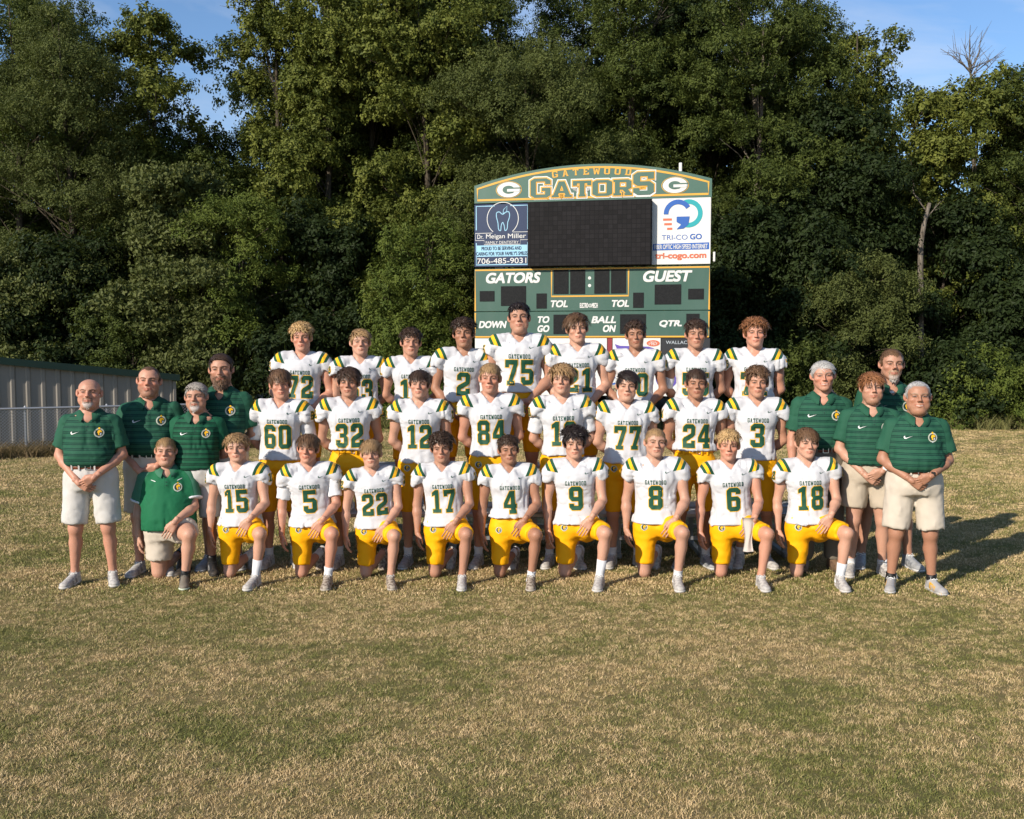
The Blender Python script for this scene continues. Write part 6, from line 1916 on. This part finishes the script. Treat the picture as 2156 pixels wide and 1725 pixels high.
# ------------------------------------------------------------------ the team: who stands where
SK = {'fair': (.48, .272, .190), 'ruddy': (.47, .240, .163), 'med': (.41, .217, .144), 'tan': (.34, .172, .107), 'deep': (.30, .150, .095)}
HC = {'blond': (.42, .27, .12), 'sandy': (.26, .160, .075), 'brown': (.105, .058, .030), 'auburn': (.20, .085, .035), 'dark': (.040, .023, .014), 'black': (.018, .012, .010), 'grey': (.34, .33, .315), 'salt': (.26, .23, .20)}
G_F, G_M, G_B, G_C = 'football players kneeling in the front row', 'football players standing in the middle row', 'football players standing in the back row', 'coaches in green polo shirts'
def who(kind, cx, top, y, base_z=0.0, ref=1.80, **sp):
    p = at(cx, top, y)
    k = (p[2] - base_z) / ref
    sp.update(kind=kind, loc=(float(p[0]), y, base_z), scale=k)
    sp['skin'] = tuple(np.array(SK[sp['skin']]) * rng.uniform(.94, 1.05)); sp['hair'] = HC[sp['hair']]
    sp.setdefault('yaw', 0.0)
    sp['yaw'] += -math.atan2(p[0], y) * .45
    sp['seed'] = sp.get('seed', int(abs(cx) * 7 + top))
    TEAM.append(sp)
TEAM = []
P0 = dict(pants=M_GOLD, shoes='white')
def front(num, cx, top, lab, **kw):
    y = float(ground(cx, 1216)[1])
    d = dict(P0, legs='kneel', arms={-1: 'hang', 1: 'onknee'}, number=num, group=G_F, label=lab); d.update(kw)
    who('player', cx, top, y, 0.0, 1.385 + d.pop('dh', 0), **d)
front('15', 503, 908, 'kneeling player numbered 15 with sandy swept-up hair and high white socks', skin='fair', hair='sandy', style='tuft', part=-.6, hlen=1.1, sock=('white', .17), yaw=-.05, hyaw=.05, flush=.6)
front('5', 655, 909, 'kneeling player numbered 5 smiling slightly, white undershirt sleeves and blue wristband', skin='ruddy', hair='brown', style='fringe', part=.8, undershirt=.78, wristband=(1, mat('blue_band', (.02, .25, .55), .5)), shoes='sand', sock=('white', .13), smile=.45, flush=.8, wide=.008, fat=.12)
front('22', 791, 921, 'kneeling player numbered 22 with straight golden fringe', skin='fair', hair='sandy', style='fringe', part=-.6, hlen=1.0, shoes='sand', sock=None, flush=.6)
front('17', 938, 908, 'kneeling player numbered 17 with a mop of dark curls', skin='med', hair='dark', style='curly', hlen=1.15, vol=1.2, sock=None, hpitch=.04)
front('4', 1076, 912, 'kneeling player numbered 4 with short dark curls and a bare midriff', skin='tan', hair='dark', style='curly', hlen=.75, hem=.105, belt=M_GOLD_BELT, shoes='sand', sock=('white', .07))
front('9', 1215, 897, 'kneeling player numbered 9 with big tousled black hair', skin='fair', hair='black', style='messy', hlen=1.15, vol=1.35, sock=('white', .17), flush=.4)
front('8', 1384, 894, 'kneeling player numbered 8 with close-cropped light brown hair', skin='fair', hair='sandy', style='crew', recede=-.004, sock=('white', .07), flush=.5, jaw=1.06, wide=.008, arm=.06)
front('6', 1546, 901, 'kneeling player numbered 6 with blond tousled hair, a white towel over his knee', skin='ruddy', hair='blond', style='messy', hlen=.8, sock=None, flush=.7, yaw=.02)
front('18', 1708, 896, 'kneeling player numbered 18 with dark swept fringe, at the right end of the front row', skin='fair', hair='brown', style='fringe', part=.9, hlen=.9, sock=('white', .17), flush=.5, yaw=.04)
def mid(num, cx, top, lab, **kw):
    d = dict(P0, legs='stand', arms={-1: 'behind', 1: 'behind'}, number=num, group=G_M, label=lab, sock=('white', .10)); d.update(kw)
    who('player', cx, top, 9.36, 0.0, 1.850 + d.pop('dh', 0), **d)
mid('60', 588, 773, 'standing player numbered 60 with eyes shut, brown fringe and white undershirt sleeves', skin='ruddy', hair='brown', style='fringe', part=.5, undershirt=.95, hem=.05, open=.30, ears=1.25, flush=.7, wide=.006)
mid('32', 737, 769, 'standing player numbered 32 with thick dark parted hair and gold belt showing', skin='med', hair='dark', style='wavy', part=.6, hem=.135, belt=M_GOLD_BELT, flush=.6, wide=.004)
mid('12', 884, 773, 'standing player numbered 12 with dark hair combed forward', skin='fair', hair='dark', style='fringe', part=-.4, hlen=.8, flush=.8, shoes='grey', hem=.025)
mid('84', 1035, 759, 'tall standing player numbered 84 with short straight sandy fringe', skin='ruddy', hair='sandy', style='fringe', hlen=.6, flush=.8, hem=.055)
mid('10', 1186, 763, 'standing player numbered 10 with floppy light brown hair and white undershirt', skin='fair', hair='sandy', style='wavy', vol=1.3, hlen=1.05, undershirt=.80, teeneck=True, flush=.6, hem=.07)
mid('77', 1319, 776, 'broad standing player numbered 77 with smooth dark side-parted hair', skin='fair', hair='black', style='side', part=1, wide=.016, fat=.25, arm=.1, flush=.4, hem=.03)
mid('24', 1463, 771, 'standing player numbered 24 with short dark hair, muscular arms and gold belt showing', skin='tan', hair='dark', style='fringe', hlen=.55, hem=.130, belt=M_GOLD_BELT, arm=.12, flush=.3, shoes='grey')
mid('3', 1592, 769, 'standing player numbered 3 with curly light brown hair', skin='med', hair='brown', style='curly', hlen=1.0, vol=1.2, flush=.5, hem=.04)
def back(num, cx, top, lab, **kw):
    d = dict(P0, legs='stand', arms={-1: 'clasp', 1: 'clasp'}, number=num, group=G_B, label=lab, sock=('white', .08)); d.update(kw)
    who('player', cx, top, 9.86, BZ, 1.850 + d.pop('dh', 0), **d)
back('72', 632, 677, 'back row player numbered 72 with curly blond hair', skin='ruddy', hair='blond', style='curly', hlen=1.0, vol=1.2, flush=.9, wide=.012, arm=.08, fat=.15)
back('53', 756, 688, 'back row player numbered 53 with neat light brown side parting', skin='fair', hair='sandy', style='side', part=1, hlen=.8, flush=.6, arms={-1: 'behind', 1: 'behind'}, yaw=.05)
back('11', 866, 688, 'back row player numbered 11 with dark curly fringe, half hidden by the player numbered 12', skin='med', hair='dark', style='curly', hlen=.95, flush=.4, arms={-1: 'behind', 1: 'behind'}, yaw=.05)
back('2', 970, 668, 'back row player numbered 2 with dark curly hair and hands clasped', skin='tan', hair='dark', style='curly', hlen=1.05, vol=1.15, flush=.4, yaw=.06)
back('75', 1092, 631, 'tallest back row player, numbered 75, with short dark hair', skin='med', hair='black', style='messy', hlen=.55, wide=.020, fat=.25, arm=.12, flush=.6, frown=.9, hscale=.95)
back('21', 1217, 656, 'back row player numbered 21 with brown hair falling in a parted fringe', skin='fair', hair='brown', style='wavy', part=-.8, hlen=1.0, flush=.6)
back('80', 1338, 670, 'back row player numbered 80 with short dark curls', skin='tan', hair='dark', style='curly', hlen=.75, flush=.5, stubble=.15)
back('55', 1463, 669, 'back row player numbered 55 with a white band round his upper arm', skin='med', hair='dark', style='messy', hlen=.85, armsleeve=-1, flush=.7, arms={-1: 'behind', 1: 'behind'})
back('71', 1588, 668, 'back row player numbered 71 with auburn tousled hair, in front of the dark trees', skin='ruddy', hair='auburn', style='curly', hlen=1.1, vol=1.3, flush=.7, arms={-1: 'behind', 1: 'behind'}, arm=.06, wide=.006)
C0 = dict(polo=M_POLO, pants=M_STONE, shoes='white', belt=M_BROWN, shw=1.0, sock=None)
def coach(cx, top, fy, lab, ref=1.835, **kw):
    y = float(ground(cx, fy)[1])
    d = dict(C0, legs='stand', group=G_C, label=lab, age=45); d.update(kw)
    who('coach', cx, top, y, 0.0, ref, **d)
SALT = (HC['brown'], HC['grey'])
coach(186, 797, 1229, 'bald coach with a greying goatee and hands clasped, at the left end', ref=1.815, skin='ruddy', hair='brown', style='bald', goatee=((.16, .09, .05), (.42, .40, .38)), beard=dict(kind='goatee', n=160, len=.012, c=((.16, .09, .05), (.45, .43, .40))), shadow=.18, arms={-1: 'clasp', 1: 'clasp'}, fat=.45, stance=.16, smile=.2, neck=1.12, flush=.5)
coach(314, 770, 1207, 'big coach with a short grey-brown beard, standing behind the bald coach', ref=1.82, skin='ruddy', hair='brown', style='buzz', stubble=.55, beard=dict(kind='full', n=420, len=.010, c=((.14, .08, .05), (.36, .32, .28))), recede=.022, arms={-1: 'clasp', 1: 'clasp'}, fat=.55, pants=M_KHAKI, belt=M_BLACK, neck=1.15, smile=.3, flush=.9, temple=.02)
coach(411, 803, 1207, 'coach with a grey goatee and white undershirt at his open collar', skin='med', hair='salt', style='side', hlen=.55, goatee=((.22, .17, .13), (.46, .44, .42)), beard=dict(kind='goatee', n=200, len=.014, c=((.22, .17, .13), (.46, .44, .42))), polo=M_POLO3, teeneck=True, arms={-1: 'behind', 1: 'behind'}, fat=.35, pants=M_STONE, shoes='black', untuck=True, hem=.06, belt=None, open=1.1, smile=.2, sock=('black', .10))
coach(462, 742, 1194, 'tall coach with a full dark brown beard, behind the coach with the goatee', skin='med', hair='dark', style='side', hlen=.5, recede=.012, beard=dict(kind='full', n=900, len=.034, c=(HC['brown'], HC['brown'])), stubble=.7, arms={-1: 'behind', 1: 'behind'}, fat=.3, pants=M_KHAKI, shoes='grey', age=36)
y_ = float(ground(352, 1216)[1])
who('coach', 353, 918, y_, 0.0, 1.365, **dict(C0, legs='kneel', arms={-1: 'hang', 1: 'onknee'}, group=G_C, label='young coach kneeling on one knee in a green polo with pale raglan sleeves', skin='fair', hair='sandy', style='crew', hlen=1.5, flush=.9, fat=1.05, polo=M_POLO2, collar=M_COLLAR2, cuff=True, mark=False, pants=M_KHAKI, shoes='olive', belt=None, untuck=True, hem=.0, sock=('black', .06), age=22, neck=1.1, frown=.9))
coach(1732, 755, 1198, 'smiling grey-haired older coach in long olive trousers', skin='ruddy', hair='grey', style='thin', part=1, hlen=1.5, hnum=1.4, recede=-.002, smile=.7, age=65, arms={-1: 'hang', 1: 'hang'}, fat=.25, pants=M_OLIVE, trousers=True, belt=M_BROWN, shoes='brown', browc=(.3, .26, .22), flush=.8)
coach(1834, 783, 1210, 'young auburn-haired coach with a short beard and white watch, hands clasped', skin='fair', hair='auburn', style='wavy', hlen=.95, vol=1.1, stubble=.5, beard=dict(kind='full', n=420, len=.010, c=(HC['auburn'], HC['auburn'])), arms={-1: 'clasp', 1: 'clasp'}, fat=.60, pants=M_TAN, untuck=True, hem=.06, belt=None, watch=(1, M_PWHITE), age=25, pend=.75, neck=1.1, stance=.14, sock=('white', .06))
coach(1873, 730, 1193, 'tall coach with a light goatee at the back right, white undershirt at his collar', skin='med', hair='brown', style='crew', hlen=1.2, goatee=((.26, .17, .10), (.40, .36, .32)), beard=dict(kind='goatee', n=160, len=.012, c=((.26, .17, .10), (.40, .36, .32))), teeneck=True, arms={-1: 'behind', 1: 'behind'}, fat=.25, pants=M_TAN, shoes='grey', recede=.01, stance=.19)
coach(1930, 800, 1242, 'stout smiling white-haired coach with a black watch, at the right end', skin='tan', hair='grey', style='thin', recede=.016, smile=.6, age=62, arms={-1: 'clasp', 1: 'clasp'}, fat=.80, pants=M_KHAKI, belt=M_BROWN, shoes='gold', sock=('black', .05), watch=(1, M_BLACK), necklace=True, neck=1.15, stance=.17, hscale=1.06, browc=(.3, .22, .16), flush=.5, claspz=.06)
JT = {}
for sp in TEAM:
    rt, J = person(sp, sp['seed']); JT[sp.get('number', sp['label'])] = (rt, J, sp)
# the towel hanging over the knee of player 6
rt, J, sp = JT['6']
def towel():
    k = sp['scale']; c = np.array(sp['loc']); w = J[1][2]
    M = cloth('towel_white', (.50, .44, .39), 120)
    th = sp['yaw']; R = rotm(0, 0, th)
    V = []; n, m = 7, 9
    for j in range(m):
        for i in range(n):
            u, v = i / (n - 1) - .5, j / (m - 1)
            p = np.array([w[0] - .050 + u * .085 + .012 * math.sin(v * 5 + u * 3), w[1] - .035 - .012 * math.cos(u * 6) - .02 * v, w[2] + .02 - v * .30])
            V.append(c + (R @ p) * k)
    V = np.array(V); o = thing('towel', 'white hand towel hanging between the hand and knee of the player numbered 6', 'towel', V.mean(0))
    Q = np.array([[j * n + i, j * n + i + 1, (j + 1) * n + i + 1, (j + 1) * n + i] for j in range(m - 1) for i in range(n - 1)])
    W = V - V.mean(0); W2 = W + np.array([0, .008, 0]); N = len(W)
    edge = [i for i in range(n)] + [j * n + n - 1 for j in range(1, m)] + [(m - 1) * n + i for i in range(n - 2, -1, -1)] + [j * n for j in range(m - 2, 0, -1)]
    E = np.array([[edge[i], edge[i - 1], edge[i - 1] + N, edge[i] + N] for i in range(len(edge))])
    obj('cloth', mesh_np('towel', np.concatenate([W, W2]), np.concatenate([Q[:, ::-1], Q + N, E]), True), o, M)
towel()
